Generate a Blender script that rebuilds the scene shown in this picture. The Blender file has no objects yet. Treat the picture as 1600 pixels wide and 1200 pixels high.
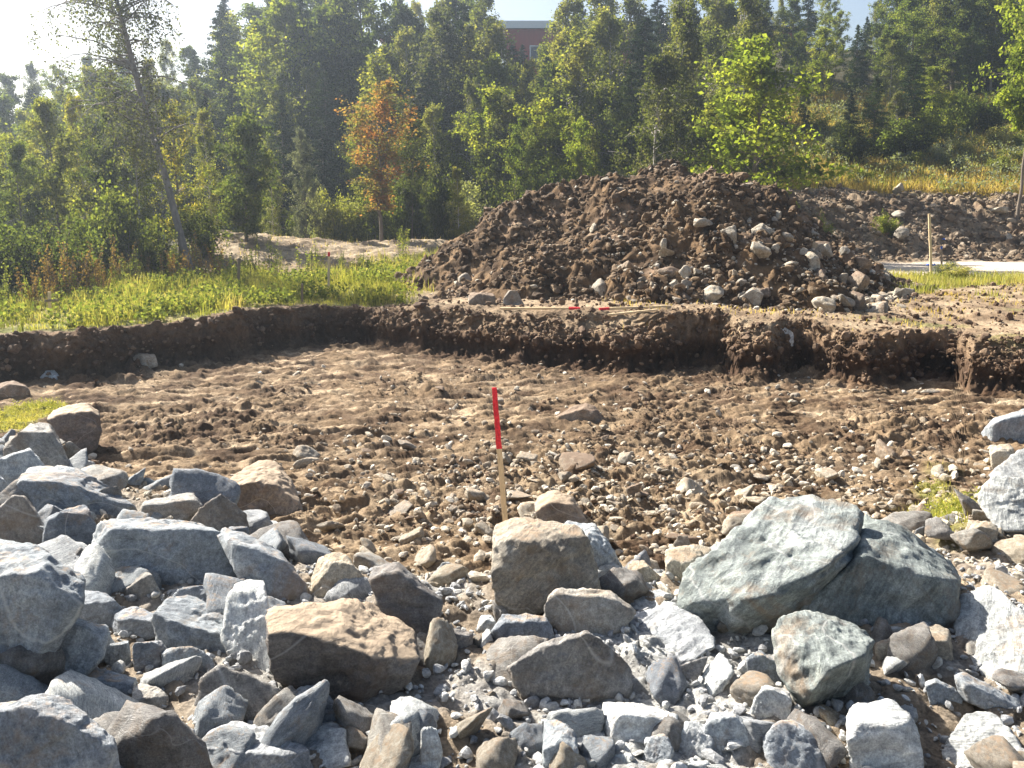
import bpy, bmesh, math, random
import numpy as np
from mathutils import Vector

# ------------------------------------------------------------------ camera, sky, sun
sc = bpy.context.scene
COL = sc.collection
F_PX = 1504.0
HORIZON = 330.0
CAMZ = 3.0
PITCH = math.atan((600 - HORIZON) / F_PX)
cd = bpy.data.cameras.new('camera')
cam = bpy.data.objects.new('camera', cd)
COL.objects.link(cam)
cam.location = (0, 0, CAMZ)
cam.rotation_euler = (math.pi / 2 - PITCH, 0, 0)
cd.sensor_width = 36.0
cd.lens = 36.0 * F_PX / 1600.0
cd.clip_start = 0.05
cd.clip_end = 3000
sc.camera = cam

SUN_AZ = math.radians(49)      # to the left of the viewing direction
SUN_EL = math.radians(40)
w = bpy.data.worlds.new('World')
sc.world = w
w.use_nodes = True
nt = w.node_tree
bg = nt.nodes['Background']
sky = nt.nodes.new('ShaderNodeTexSky')
sky.sky_type = 'NISHITA'
sky.sun_disc = False
sky.sun_elevation = SUN_EL
sky.sun_rotation = -SUN_AZ
sky.air_density = 1.0
sky.dust_density = 3.0
nt.links.new(sky.outputs[0], bg.inputs[0])
bg.inputs[1].default_value = 0.052
sd = bpy.data.lights.new('sun', 'SUN')
sd.energy = 5.0
sd.angle = math.radians(0.5)
sd.color = (1.0, 0.95, 0.87)
sun = bpy.data.objects.new('sun', sd)
COL.objects.link(sun)
SUNV = Vector((-math.sin(SUN_AZ) * math.cos(SUN_EL), math.cos(SUN_AZ) * math.cos(SUN_EL), math.sin(SUN_EL)))
sun.rotation_euler = SUNV.to_track_quat('Z', 'Y').to_euler()
sun.location = (-30, 30, 40)
sc.view_settings.view_transform = 'Standard'
sc.view_settings.look = 'None'
sc.view_settings.exposure = 1.8
sc.view_settings.gamma = 1.0
sc.cycles.volume_bounces = 0
sc.cycles.max_bounces = 6
sc.cycles.diffuse_bounces = 3
sc.cycles.transparent_max_bounces = 4

rnd = random.Random(7)
RNG = np.random.default_rng(7)

# ------------------------------------------------------------------ projection helpers
CP, SP = math.cos(PITCH), math.sin(PITCH)
def ray(px, py):
    """direction through a pixel of the 1600x1200 photograph, scaled so that its y is 1"""
    a = (px - 800) / F_PX
    b = (600 - py) / F_PX
    d = np.array([a, CP + b * SP, -SP + b * CP])
    return d / d[1]
def at(px, py, Y):
    d = ray(px, py)
    return np.array([d[0] * Y, Y, CAMZ + d[2] * Y])
def atz(px, py, z):
    d = ray(px, py)
    return at(px, py, (z - CAMZ) / d[2])
def to_px(x, y, z):
    zz = z - CAMZ
    dep = y * CP - zz * SP
    up = y * SP + zz * CP
    return 800 + F_PX * x / dep, 600 - F_PX * up / dep

# ------------------------------------------------------------------ numpy noise
def _h(ix, iy, iz, seed):
    n = (ix.astype(np.int64) * 374761393 + iy.astype(np.int64) * 668265263 + iz.astype(np.int64) * 2147483647 + seed * 974634777) & 0xffffffff
    n = ((n ^ (n >> 13)) * 1274126177) & 0xffffffff
    n = ((n ^ (n >> 16)) * 2246822519) & 0xffffffff
    n = n ^ (n >> 15)
    return (n & 0xffffff) / float(0x1000000)
def noise2(x, y, seed=0):
    ix = np.floor(x); iy = np.floor(y)
    fx = x - ix; fy = y - iy
    u = fx * fx * fx * (fx * (fx * 6 - 15) + 10); v = fy * fy * fy * (fy * (fy * 6 - 15) + 10)
    z0 = np.zeros_like(ix)
    def g(dx, dy):
        a = _h(ix + dx, iy + dy, z0, seed) * 2 * math.pi
        return np.cos(a) * (fx - dx) + np.sin(a) * (fy - dy)
    a = g(0, 0) * (1 - u) + g(1, 0) * u
    b = g(0, 1) * (1 - u) + g(1, 1) * u
    return (a * (1 - v) + b * v) * 1.5
def fbm2(x, y, oct=4, seed=0, gain=0.5):
    s = 0; a = 1
    for i in range(oct):
        s = s + a * noise2(x * 2 ** i, y * 2 ** i, seed + i * 17)
        a *= gain
    return s
def worley(x, y, seed=0):
    ix = np.floor(x); iy = np.floor(y)
    best = np.full(x.shape, 9.0); rid = np.zeros(x.shape)
    z0 = np.zeros_like(ix)
    for dx in (-1, 0, 1):
        for dy in (-1, 0, 1):
            cx = ix + dx; cy = iy + dy
            jx = cx + _h(cx, cy, z0, seed); jy = cy + _h(cx, cy, z0, seed + 5)
            d = np.hypot(x - jx, y - jy)
            m = d < best
            best = np.where(m, d, best)
            rid = np.where(m, _h(cx, cy, z0, seed + 9), rid)
    return best, rid
def clods(x, y, size, seed, keep=1.0, power=0.5):
    wx = x + 0.25 * size * noise2(x / size * 2.3, y / size * 2.3, seed + 3)
    wy = y + 0.25 * size * noise2(x / size * 2.3 + 9, y / size * 2.3, seed + 4)
    f, r = worley(wx / size, wy / size, seed)
    rad = 0.30 + 0.38 * r
    h = np.clip(1 - (f / rad) ** 2, 0, None) ** power
    return h * (r * 0.7 + 0.3) * (r > 1 - keep)
def noise3(p, seed=0):
    x, y, z = p[:, 0], p[:, 1], p[:, 2]
    ix = np.floor(x); iy = np.floor(y); iz = np.floor(z)
    fx = x - ix; fy = y - iy; fz = z - iz
    u = fx * fx * (3 - 2 * fx); v = fy * fy * (3 - 2 * fy); t = fz * fz * (3 - 2 * fz)
    r = 0
    for dx in (0, 1):
        for dy in (0, 1):
            for dz in (0, 1):
                wgt = (u if dx else 1 - u) * (v if dy else 1 - v) * (t if dz else 1 - t)
                a = _h(ix + dx, iy + dy, iz + dz, seed) * 2 * math.pi
                c = _h(ix + dx, iy + dy, iz + dz, seed + 77) * 2 - 1
                s = np.sqrt(1 - c * c)
                r = r + wgt * (np.cos(a) * s * (fx - dx) + np.sin(a) * s * (fy - dy) + c * (fz - dz))
    return r * 1.6
def fbm3(p, oct=4, seed=0, gain=0.5):
    s = 0; a = 1
    for i in range(oct):
        s = s + a * noise3(p * 2 ** i, seed + i * 13)
        a *= gain
    return s
def sst(a, b, x):
    t = np.clip((x - a) / (b - a), 0, 1)
    return t * t * (3 - 2 * t)
def lerp(a, b, t): return a + (b - a) * t

# ------------------------------------------------------------------ mesh helpers
def mesh_np(name, verts, faces, smooth=True, mat=None, col=None, val=None):
    """faces: (n,k) int array"""
    me = bpy.data.meshes.new(name)
    verts = np.asarray(verts, dtype=np.float32); faces = np.asarray(faces, dtype=np.int32)
    n, k = faces.shape
    me.vertices.add(len(verts)); me.vertices.foreach_set('co', verts.ravel())
    me.loops.add(n * k); me.loops.foreach_set('vertex_index', faces.ravel())
    me.polygons.add(n)
    me.polygons.foreach_set('loop_start', np.arange(0, n * k, k, dtype=np.int32))
    me.polygons.foreach_set('loop_total', np.full(n, k, dtype=np.int32))
    me.polygons.foreach_set('use_smooth', np.full(n, smooth, dtype=bool))
    me.update(calc_edges=True)
    if col is not None:
        a = me.color_attributes.new('Col', 'FLOAT_COLOR', 'POINT')
        c = np.ones((len(verts), 4), dtype=np.float32); c[:, :3] = col
        a.data.foreach_set('color', c.ravel())
    if val is not None:
        a = me.attributes.new('var', 'FLOAT', 'POINT')
        a.data.foreach_set('value', np.asarray(val, dtype=np.float32))
    if mat: me.materials.append(mat)
    return me
def link(name, me, parent=None, loc=None):
    o = bpy.data.objects.new(name, me); COL.objects.link(o)
    if parent is not None: o.parent = parent
    if loc is not None: o.location = loc
    return o
def tag(o, label=None, cat=None, group=None, kind=None):
    if label: o['label'] = label
    if cat: o['category'] = cat
    if group: o['group'] = group
    if kind: o['kind'] = kind
    return o
def empty(name, loc=(0, 0, 0), rz=0):
    o = bpy.data.objects.new(name, None); COL.objects.link(o)
    o.location = loc; o.rotation_euler = (0, 0, rz); o.empty_display_size = 0.1
    return o
def tube(path, radii, n=6, cap=True):
    path = np.asarray(path, float); m = len(path)
    V = []; Fc = []
    for i in range(m):
        t = path[min(i + 1, m - 1)] - path[max(i - 1, 0)]
        t = t / (np.linalg.norm(t) + 1e-9)
        a = np.cross(t, [0.3, 0.9, 0.1] if abs(t[1]) < 0.8 else [1, 0, 0.1]); a /= np.linalg.norm(a)
        b = np.cross(t, a)
        for k in range(n):
            an = 2 * math.pi * k / n
            V.append(path[i] + radii[i] * (math.cos(an) * a + math.sin(an) * b))
    for i in range(m - 1):
        for k in range(n):
            Fc.append((i * n + k, i * n + (k + 1) % n, (i + 1) * n + (k + 1) % n, (i + 1) * n + k))
    return np.array(V), np.array(Fc)
class Acc:
    def __init__(s): s.v = []; s.f = []; s.n = 0; s.c = []
    def add(s, v, f, c=None):
        s.v.append(np.asarray(v)); s.f.append(np.asarray(f) + s.n); s.n += len(v)
        if c is not None: s.c.append(np.asarray(c))
    def mesh(s, name, mat, smooth=True, val=None, col=None):
        return mesh_np(name, np.concatenate(s.v), np.concatenate(s.f), smooth, mat, col=col, val=val)

# ------------------------------------------------------------------ materials
def newmat(name):
    m = bpy.data.materials.new(name); m.use_nodes = True
    N = m.node_tree.nodes; L = m.node_tree.links
    b = N['Principled BSDF']
    b.inputs['Roughness'].default_value = 0.9
    b.inputs['Specular IOR Level'].default_value = 0.25
    return m, N, L, b
def nnoise(N, L, scale, detail=6, rough=0.6, vec=None, dist=0.0):
    n = N.new('ShaderNodeTexNoise'); n.inputs['Scale'].default_value = scale
    n.inputs['Detail'].default_value = detail; n.inputs['Roughness'].default_value = rough
    n.inputs['Distortion'].default_value = dist
    if vec is not None: L.new(vec, n.inputs['Vector'])
    return n
def ramp(N, L, fac, stops):
    r = N.new('ShaderNodeValToRGB'); L.new(fac, r.inputs[0])
    e = r.color_ramp.elements
    e[0].position, e[0].color = stops[0][0], tuple(stops[0][1]) + (1,)
    e[1].position, e[1].color = stops[-1][0], tuple(stops[-1][1]) + (1,)
    for p, c in stops[1:-1]:
        q = e.new(p); q.color = tuple(c) + (1,)
    return r
def mixc(N, L, fac, a, b, mode='MIX'):
    m = N.new('ShaderNodeMix'); m.data_type = 'RGBA'; m.blend_type = mode
    if isinstance(fac, (int, float)): m.inputs[0].default_value = fac
    else: L.new(fac, m.inputs[0])
    for s, i in ((a, 6), (b, 7)):
        if isinstance(s, tuple): m.inputs[i].default_value = s + (1,)
        else: L.new(s, m.inputs[i])
    return m.outputs[2]
def mathn(N, L, op, a, b=None):
    m = N.new('ShaderNodeMath'); m.operation = op
    for s, i in ((a, 0), (b, 1)):
        if s is None: continue
        if isinstance(s, (int, float)): m.inputs[i].default_value = s
        else: L.new(s, m.inputs[i])
    return m.outputs[0]
def maprange(N, L, v, a, b):
    m = N.new('ShaderNodeMapRange'); L.new(v, m.inputs[0])
    m.inputs[1].default_value = a; m.inputs[2].default_value = b
    return m.outputs[0]
def bump(N, L, h, b, strength, dist):
    n = N.new('ShaderNodeBump'); n.inputs['Strength'].default_value = strength; n.inputs['Distance'].default_value = dist
    L.new(h, n.inputs['Height']); L.new(n.outputs[0], b.inputs['Normal'])

def ground_material(name):
    m, N, L, b = newmat(name)
    a = N.new('ShaderNodeAttribute'); a.attribute_name = 'Col'
    tc = N.new('ShaderNodeTexCoord')
    n1 = nnoise(N, L, 9, 8, 0.75, tc.outputs['Object'])
    n2 = nnoise(N, L, 60, 5, 0.7, tc.outputs['Object'])
    n3 = nnoise(N, L, 1.3, 3, 0.6, tc.outputs['Object'])
    f1 = ramp(N, L, n1.outputs[0], [(0.3, (0.55, 0.52, 0.5)), (0.7, (1.35, 1.35, 1.35))])
    f2 = ramp(N, L, n2.outputs[0], [(0.3, (0.6, 0.6, 0.6)), (0.7, (1.3, 1.3, 1.3))])
    f3 = ramp(N, L, n3.outputs[0], [(0.35, (0.88, 0.84, 0.8)), (0.65, (1.1, 1.1, 1.1))])
    c = mixc(N, L, 1.0, a.outputs['Color'], f1.outputs[0], 'MULTIPLY')
    c = mixc(N, L, 1.0, c, f2.outputs[0], 'MULTIPLY')
    c = mixc(N, L, 1.0, c, f3.outputs[0], 'MULTIPLY')
    L.new(c, b.inputs['Base Color'])
    b.inputs['Roughness'].default_value = 0.95
    b.inputs['Specular IOR Level'].default_value = 0.15
    h = mathn(N, L, 'ADD', mathn(N, L, 'MULTIPLY', n1.outputs[0], 1.0), mathn(N, L, 'MULTIPLY', n2.outputs[0], 0.35))
    bump(N, L, h, b, 0.8, 0.05)
    return m

def rock_material(name, base, dark, light, rust=0.3, rustcol=(0.30, 0.19, 0.10), dirt=0.0, dirtcol=(0.33, 0.24, 0.16), band=0.5, scale=1.0):
    m, N, L, b = newmat(name)
    tc = N.new('ShaderNodeTexCoord'); oi = N.new('ShaderNodeObjectInfo'); ge = N.new('ShaderNodeNewGeometry')
    # each rock gets its own offset and its own grain direction
    off = N.new('ShaderNodeVectorMath'); off.operation = 'SCALE'
    L.new(oi.outputs['Location'], off.inputs[0]); off.inputs['Scale'].default_value = 7.3
    add = N.new('ShaderNodeVectorMath'); add.operation = 'ADD'
    L.new(tc.outputs['Object'], add.inputs[0]); L.new(off.outputs[0], add.inputs[1])
    rot = N.new('ShaderNodeVectorRotate'); rot.rotation_type = 'EULER_XYZ'
    L.new(add.outputs[0], rot.inputs['Vector'])
    rv = N.new('ShaderNodeCombineXYZ'); L.new(mathn(N, L, 'MULTIPLY', oi.outputs['Random'], 1.6), rv.inputs[0])
    L.new(mathn(N, L, 'MULTIPLY', oi.outputs['Random'], 5.0), rv.inputs[1])
    L.new(rv.outputs[0], rot.inputs['Rotation'])
    mp = N.new('ShaderNodeMapping'); mp.inputs['Scale'].default_value = (1, 1, 5.5)
    L.new(rot.outputs[0], mp.inputs[0])
    big = nnoise(N, L, 3.0 * scale, 6, 0.65, add.outputs[0], 0.4)
    grain = nnoise(N, L, 38 * scale, 6, 0.75, add.outputs[0])
    speck = nnoise(N, L, 150 * scale, 3, 0.7, add.outputs[0])
    bandn = nnoise(N, L, 6.0 * scale, 7, 0.7, mp.outputs[0], 0.6)
    c = ramp(N, L, big.outputs[0], [(0.32, dark), (0.5, base), (0.68, light)]).outputs[0]
    bc = ramp(N, L, bandn.outputs[0], [(0.36, (0.55, 0.56, 0.58)), (0.52, (1, 1, 1)), (0.66, (1.35, 1.33, 1.28))]).outputs[0]
    c = mixc(N, L, band, c, mixc(N, L, 1.0, c, bc, 'MULTIPLY'))
    gc = ramp(N, L, grain.outputs[0], [(0.34, (0.62, 0.62, 0.64)), (0.66, (1.3, 1.3, 1.28))]).outputs[0]
    c = mixc(N, L, 1.0, c, gc, 'MULTIPLY')
    scn = ramp(N, L, speck.outputs[0], [(0.33, (0.7, 0.7, 0.7)), (0.7, (1.25, 1.25, 1.25))]).outputs[0]
    c = mixc(N, L, 1.0, c, scn, 'MULTIPLY')
    rn = nnoise(N, L, 2.2 * scale, 7, 0.7, rot.outputs[0], 0.8)
    rm = maprange(N, L, rn.outputs[0], 0.62 - rust * 0.3, 0.80 - rust * 0.3)
    c = mixc(N, L, mathn(N, L, 'MULTIPLY', rm, 0.75), c, rustcol)
    # pale scratches and lichen flecks
    ln = nnoise(N, L, 17 * scale, 8, 0.8, rot.outputs[0], 1.5)
    c = mixc(N, L, mathn(N, L, 'MULTIPLY', maprange(N, L, ln.outputs[0], 0.64, 0.72), 0.6), c, (0.55, 0.55, 0.5))
    vn = nnoise(N, L, 1.1 * scale, 2, 0.4, add.outputs[0], 0.1)
    vm = mathn(N, L, 'ABSOLUTE', mathn(N, L, 'SUBTRACT', vn.outputs[0], 0.53))
    c = mixc(N, L, mathn(N, L, 'MULTIPLY', maprange(N, L, vm, 0.004, 0.0005), 0.35), c, (0.62, 0.61, 0.57))
    mud = nnoise(N, L, 4.5 * scale, 9, 0.8, rot.outputs[0], 0.2)
    c = mixc(N, L, mathn(N, L, 'MULTIPLY', maprange(N, L, mud.outputs[0], 0.56, 0.64), 0.45), c, (0.25, 0.20, 0.145))
    # whole-rock tone
    tone = ramp(N, L, oi.outputs['Random'], [(0, (0.72, 0.72, 0.74)), (1, (1.18, 1.17, 1.13))]).outputs[0]
    c = mixc(N, L, 1.0, c, tone, 'MULTIPLY')
    if dirt > 0:
        sx = N.new('ShaderNodeSeparateXYZ'); L.new(ge.outputs['Normal'], sx.inputs[0])
        dn = nnoise(N, L, 7, 8, 0.75, add.outputs[0])
        up = mathn(N, L, 'ADD', sx.outputs[2], mathn(N, L, 'MULTIPLY', mathn(N, L, 'SUBTRACT', dn.outputs[0], 0.5), 1.6))
        c = mixc(N, L, maprange(N, L, up, 1.05 - dirt, 1.3 - dirt), c, dirtcol)
    L.new(c, b.inputs['Base Color'])
    b.inputs['Roughness'].default_value = 0.82
    b.inputs['Specular IOR Level'].default_value = 0.3
    h = mathn(N, L, 'ADD', mathn(N, L, 'MULTIPLY', bandn.outputs[0], 0.75), mathn(N, L, 'MULTIPLY', grain.outputs[0], 0.45))
    h = mathn(N, L, 'ADD', h, mathn(N, L, 'MULTIPLY', speck.outputs[0], 0.08))
    bump(N, L, h, b, 0.75, 0.03)
    return m

def leaf_material(name, cols, trans=0.5, var=0.5):
    m, N, L, b = newmat(name)
    out = N['Material Output']; N.remove(b)
    a = N.new('ShaderNodeAttribute'); a.attribute_name = 'var'
    oi = N.new('ShaderNodeObjectInfo')
    c = ramp(N, L, a.outputs['Fac'], [(i / (len(cols) - 1), k) for i, k in enumerate(cols)]).outputs[0]
    tone = ramp(N, L, oi.outputs['Random'], [(0, (1 - var, 1 - var, 1 - var * 0.6)), (0.5, (1, 1, 1)), (1, (1 + var, 1 + var * 0.7, 1))]).outputs[0]
    c = mixc(N, L, 1.0, c, tone, 'MULTIPLY')
    d = N.new('ShaderNodeBsdfDiffuse'); t = N.new('ShaderNodeBsdfTranslucent'); mx = N.new('ShaderNodeMixShader')
    L.new(c, d.inputs[0])
    tcx = mixc(N, L, 1.0, c, (1.5, 1.5, 0.55), 'MULTIPLY')
    L.new(tcx, t.inputs[0])
    mx.inputs[0].default_value = trans
    L.new(d.outputs[0], mx.inputs[1]); L.new(t.outputs[0], mx.inputs[2]); L.new(mx.outputs[0], out.inputs[0])
    return m
def plain(name, col, rough=0.8, nscale=12, amt=0.25, bmp=0.3, stretch=None):
    m, N, L, b = newmat(name)
    tc = N.new('ShaderNodeTexCoord'); vec = tc.outputs['Object']
    if stretch:
        mp = N.new('ShaderNodeMapping'); mp.inputs['Scale'].default_value = stretch; L.new(vec, mp.inputs[0]); vec = mp.outputs[0]
    n = nnoise(N, L, nscale, 6, 0.7, vec)
    f = ramp(N, L, n.outputs[0], [(0.3, (1 - amt,) * 3), (0.7, (1 + amt,) * 3)]).outputs[0]
    L.new(mixc(N, L, 1.0, tuple(col), f, 'MULTIPLY'), b.inputs['Base Color'])
    b.inputs['Roughness'].default_value = rough
    bump(N, L, n.outputs[0], b, bmp, 0.02)
    return m

M = {}
M['ground'] = ground_material('ground_soil')
M['mound'] = ground_material('mound_soil')
M['grey'] = rock_material('grey_gneiss', (0.29, 0.315, 0.335), (0.18, 0.20, 0.22), (0.40, 0.42, 0.43), rust=0.22, dirt=.08)
M['rusty'] = rock_material('rusty_gneiss', (0.29, 0.275, 0.25), (0.17, 0.155, 0.14), (0.40, 0.385, 0.355), rust=0.38, rustcol=(0.24, 0.165, 0.10))
M['pale'] = rock_material('pale_gneiss', (0.50, 0.515, 0.505), (0.33, 0.345, 0.35), (0.64, 0.645, 0.63), rust=0.10, band=0.85)
M['mid'] = rock_material('mid_gneiss', (0.36, 0.37, 0.36), (0.24, 0.25, 0.25), (0.47, 0.475, 0.46), rust=0.15, band=0.9)
M['green'] = rock_material('green_gneiss', (0.285, 0.315, 0.295), (0.14, 0.16, 0.15), (0.44, 0.465, 0.44), rust=0.30, band=0.8)
M['dirty'] = rock_material('dirty_rock', (0.22, 0.195, 0.17), (0.13, 0.11, 0.09), (0.32, 0.29, 0.25), rust=0.35, rustcol=(0.2, 0.13, 0.08), dirt=0.62, dirtcol=(0.34, 0.26, 0.18))
M['tan'] = rock_material('tan_stone', (0.42, 0.37, 0.29), (0.27, 0.23, 0.175), (0.56, 0.51, 0.42), rust=0.3, dirt=0.2, scale=2.0)
M['brown'] = rock_material('brown_stone', (0.26, 0.205, 0.15), (0.15, 0.11, 0.08), (0.40, 0.33, 0.26), rust=0.4, dirt=0.5, dirtcol=(0.2, 0.14, 0.095), scale=2.0)

# ------------------------------------------------------------------ wording: where a repeat stands next to something one can find
LM_NEAR = [(60, 960, 'giant left boulder'), (265, 875, 'large blue-grey block'), (305, 980, 'curved blue-grey slab'), (540, 1030, 'huge brown boulder'), (400, 980, 'tall bright-edged slab'),
           (110, 770, 'long grey slab'), (60, 700, 'rounded boulder by the moss'), (80, 1150, 'striped corner slab'), (400, 1170, 'bright flat bottom rock'), (620, 1165, 'white bottom boulder'),
           (850, 880, 'boulder in front of the stake'), (920, 965, 'dark rusty boulder'), (885, 1045, 'long dark boulder'), (1035, 1000, 'wide pale slab'), (1200, 880, 'huge green-grey boulder'), (1400, 910, 'second green-grey boulder'),
           (1285, 1030, 'upright greenish rock'), (1205, 1105, 'upright pale block'), (1000, 1140, 'broad layered pale rock'), (1375, 1150, 'pale topped block'), (1530, 1160, 'rounded white corner rock'), (1560, 1010, 'striped right slab'),
           (1575, 795, 'round whitish boulder'), (630, 950, 'angular brown rock'), (410, 780, 'soil-covered boulder in the pit'), (1480, 800, 'green patch at the right')]
LM_PIT = [(785, 720, 'red-topped stake'), (905, 655, 'lone dark boulder in the pit'), (410, 780, 'soil-covered boulder in the pit'), (870, 800, 'broad earthy rock behind the tan boulder'), (1200, 790, 'huge green-grey boulder'), (1575, 700, 'boulders at the right edge'),
          (120, 660, 'brown boulder at the pit edge'), (530, 890, 'rounded grey-brown rock'), (1400, 810, 'second green-grey boulder'), (1250, 560, 'notched right part of the pit wall'), (950, 540, 'sloping middle of the pit wall'), (1480, 790, 'green patch at the right')]
LM_WOOD = [(20, 'left edge'), (250, 'leaning birch'), (342, 'pointed spruce'), (470, 'silvery willow'), (590, 'red rowan'), (722, 'thin topped spruce'), (835, 'red building'), (950, 'mound summit'), (1070, 'pale thin trunk'), (1195, 'bright maple'), (1385, 'grey-green willow'), (1500, 'big dark tree'), (1600, 'right edge')]
def beside(px, py, marks):
    q = min(marks, key=lambda m: math.hypot(px - m[0], 1.4 * (py - m[1])))
    dx, dy = px - q[0], 1.4 * (py - q[1]); d = math.hypot(dx, dy)
    if abs(dx) > 1.6 * abs(dy): w_ = 'left of' if dx < 0 else 'right of'
    elif abs(dy) > 1.6 * abs(dx): w_ = 'behind' if dy < 0 else 'in front of'
    else: w_ = ('behind and ' if dy < 0 else 'in front and ') + ('left of' if dx < 0 else 'right of')
    return ('just ' if d < 55 else '' if d < 110 else 'well ') + w_ + ' the ' + q[2]
TONE = {'grey': 'grey', 'pale': 'pale', 'rusty': 'grey-brown', 'tan': 'tan', 'brown': 'brown', 'mid': 'grey'}

# ------------------------------------------------------------------ terrain shape
BASE_PX = [(-250, 640), (-120, 615), (0, 603), (130, 598), (250, 580), (350, 566), (430, 552), (500, 541), (560, 540), (620, 548), (700, 558), (760, 564), (830, 572), (920, 578),
           (1000, 588), (1060, 583), (1120, 578), (1150, 590), (1200, 594), (1245, 583), (1300, 596), (1350, 604), (1400, 603), (1450, 594), (1490, 596), (1515, 614), (1600, 616), (1750, 622), (1900, 640)]
TOP_PX = [(-250, 545), (0, 528), (130, 517), (250, 507), (350, 492), (430, 482), (500, 479), (560, 478), (640, 481), (760, 488), (870, 490), (1000, 494), (1130, 492), (1300, 513), (1470, 524), (1600, 531), (1900, 545)]
_b = [atz(p, q, 0.0) for p, q in BASE_PX]
AZB = np.array([math.atan2(p[0], p[1]) for p in _b]); RB = np.array([math.hypot(p[0], p[1]) for p in _b])
_az = [math.atan2(*at(p, q, 10)[:2]) for p, q in TOP_PX]
ZT = []
for (p, q), a in zip(TOP_PX, _az):
    R = np.interp(a, AZB, RB) + 0.55
    ZT.append(at(p, q, R * math.cos(a))[2])
AZT = np.array(_az); ZT = np.array(ZT)

WW_U = [0, 300, 600, 700, 850, 1000, 1045, 1120, 1150, 1230, 1262, 1330, 1400, 1480, 1505, 1600]
WW_V = [.45, .4, .6, 1.0, 1.5, 1.35, .5, .42, 1.2, .9, .42, .9, .5, .38, 1.1, 1.3]
CAV_U = [0, 700, 860, 960, 1070, 1100, 1160, 1210, 1265, 1340, 1380, 1450, 1482, 1530, 1600]
CAV_V = [0, 0, -.15, -.10, .32, .30, -.2, -.15, .25, -.10, .0, .42, .36, -.2, -.2]
GY_U = [-300, -100, 0, 100, 200, 300, 400, 520, 570, 640, 720]
GY_V = [18.5, 20, 21.5, 23.2, 26, 29.5, 30.5, 31.0, 32.5, 34.5, 35]      # where the grass of the left bank ends
def base_height(x, y):
    """large forms only"""
    r = np.hypot(x, y); az = np.arctan2(x, y)
    azc = np.clip(az, AZB[0], AZB[-1])
    u = 800 + F_PX * np.tan(np.clip(az, -1.2, 1.2))          # picture column of this direction
    R = np.interp(azc, AZB, RB)
    R = R + np.interp(u, CAV_U, CAV_V) + 0.20 * noise2(x * 0.9, y * 0.9, 3) + 0.10 * noise2(x * 2.3, y * 2.3, 4)
    s = r - R
    zt = np.interp(azc, AZT, ZT)
    ww = np.interp(u, WW_U, WW_V) * (1 + 0.35 * noise2(x * 0.8 + 5, y * 0.8, 8))
    wall = 0.45 * sst(0.0, 0.16, s) + 0.55 * sst(0.08, ww, s)
    # ---- pit floor
    floor = 0.05 * fbm2(x * 0.35, y * 0.35, 3, 11)
    # ---- upper level and beyond
    up = zt + (0.95 - zt) * sst(1, 7, s)
    up = up + 0.06 * fbm2(x * 0.3, y * 0.3, 3, 21)
    hump = sst(30.5, 38, y) * (1 - sst(38.6, 43, y)) * sst(-16.5, -11, x) * (1 - sst(0, 6, x))
    up = up + 0.82 * hump * (1 + 0.12 * noise2(x * 0.5, y * 0.5, 5))
    up = up + 0.35 * sst(26, 34, y) * sst(-24, -12, x) * (1 - sst(-12, -6, x))
    # right-hand bank behind the road, then the grassy slope
    right = sst(5.5, 12.5, x + (y - 40) * -0.10)
    bank = 2.35 * sst(39.5, 45.5, y + 0.5 * noise2(x * 0.4, y * 0.4, 31) - np.clip(x - 18, 0, 30) * 0.12) + 5.9 * np.clip((y - 45) / 17, 0, 1)
    up = up + right * bank
    hill = 12.0 * sst(46 + 8 * right, 92, y - 0.08 * x) * (1 - 0.22 * right) - 1.0 * right * sst(60, 80, y)
    up = up + hill * sst(-60, -12, x + 6)
    # ---- near bank under the camera
    crest = np.interp(u, [-400, 0, 180, 330, 430, 620, 800, 1000, 1300, 1450, 1600, 2000], [8.6, 7.4, 6.2, 5.4, 4.6, 4.0, 4.05, 4.1, 4.3, 5.0, 5.9, 7.0])
    toe = np.interp(u, [-400, 0, 120, 180, 330, 430, 620, 800, 1000, 1300, 1450, 1600, 2000], [12, 11.0, 10, 8.9, 8.2, 7.9, 7.6, 7.4, 7.6, 8.4, 10.0, 12.0, 14])
    nb = 1 - sst(0, 1, (r - crest) / (toe - crest))
    near = (1.22 + 0.10 * np.interp(u, [0, 500, 900], [1, 0.2, 0])) * nb
    pitz = np.maximum(floor + near, floor)
    z = pitz * (1 - wall) + up * wall
    return z, dict(r=r, u=u, s=s, wall=wall, nb=nb, up=up, hump=hump, right=right, R=R)

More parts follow.
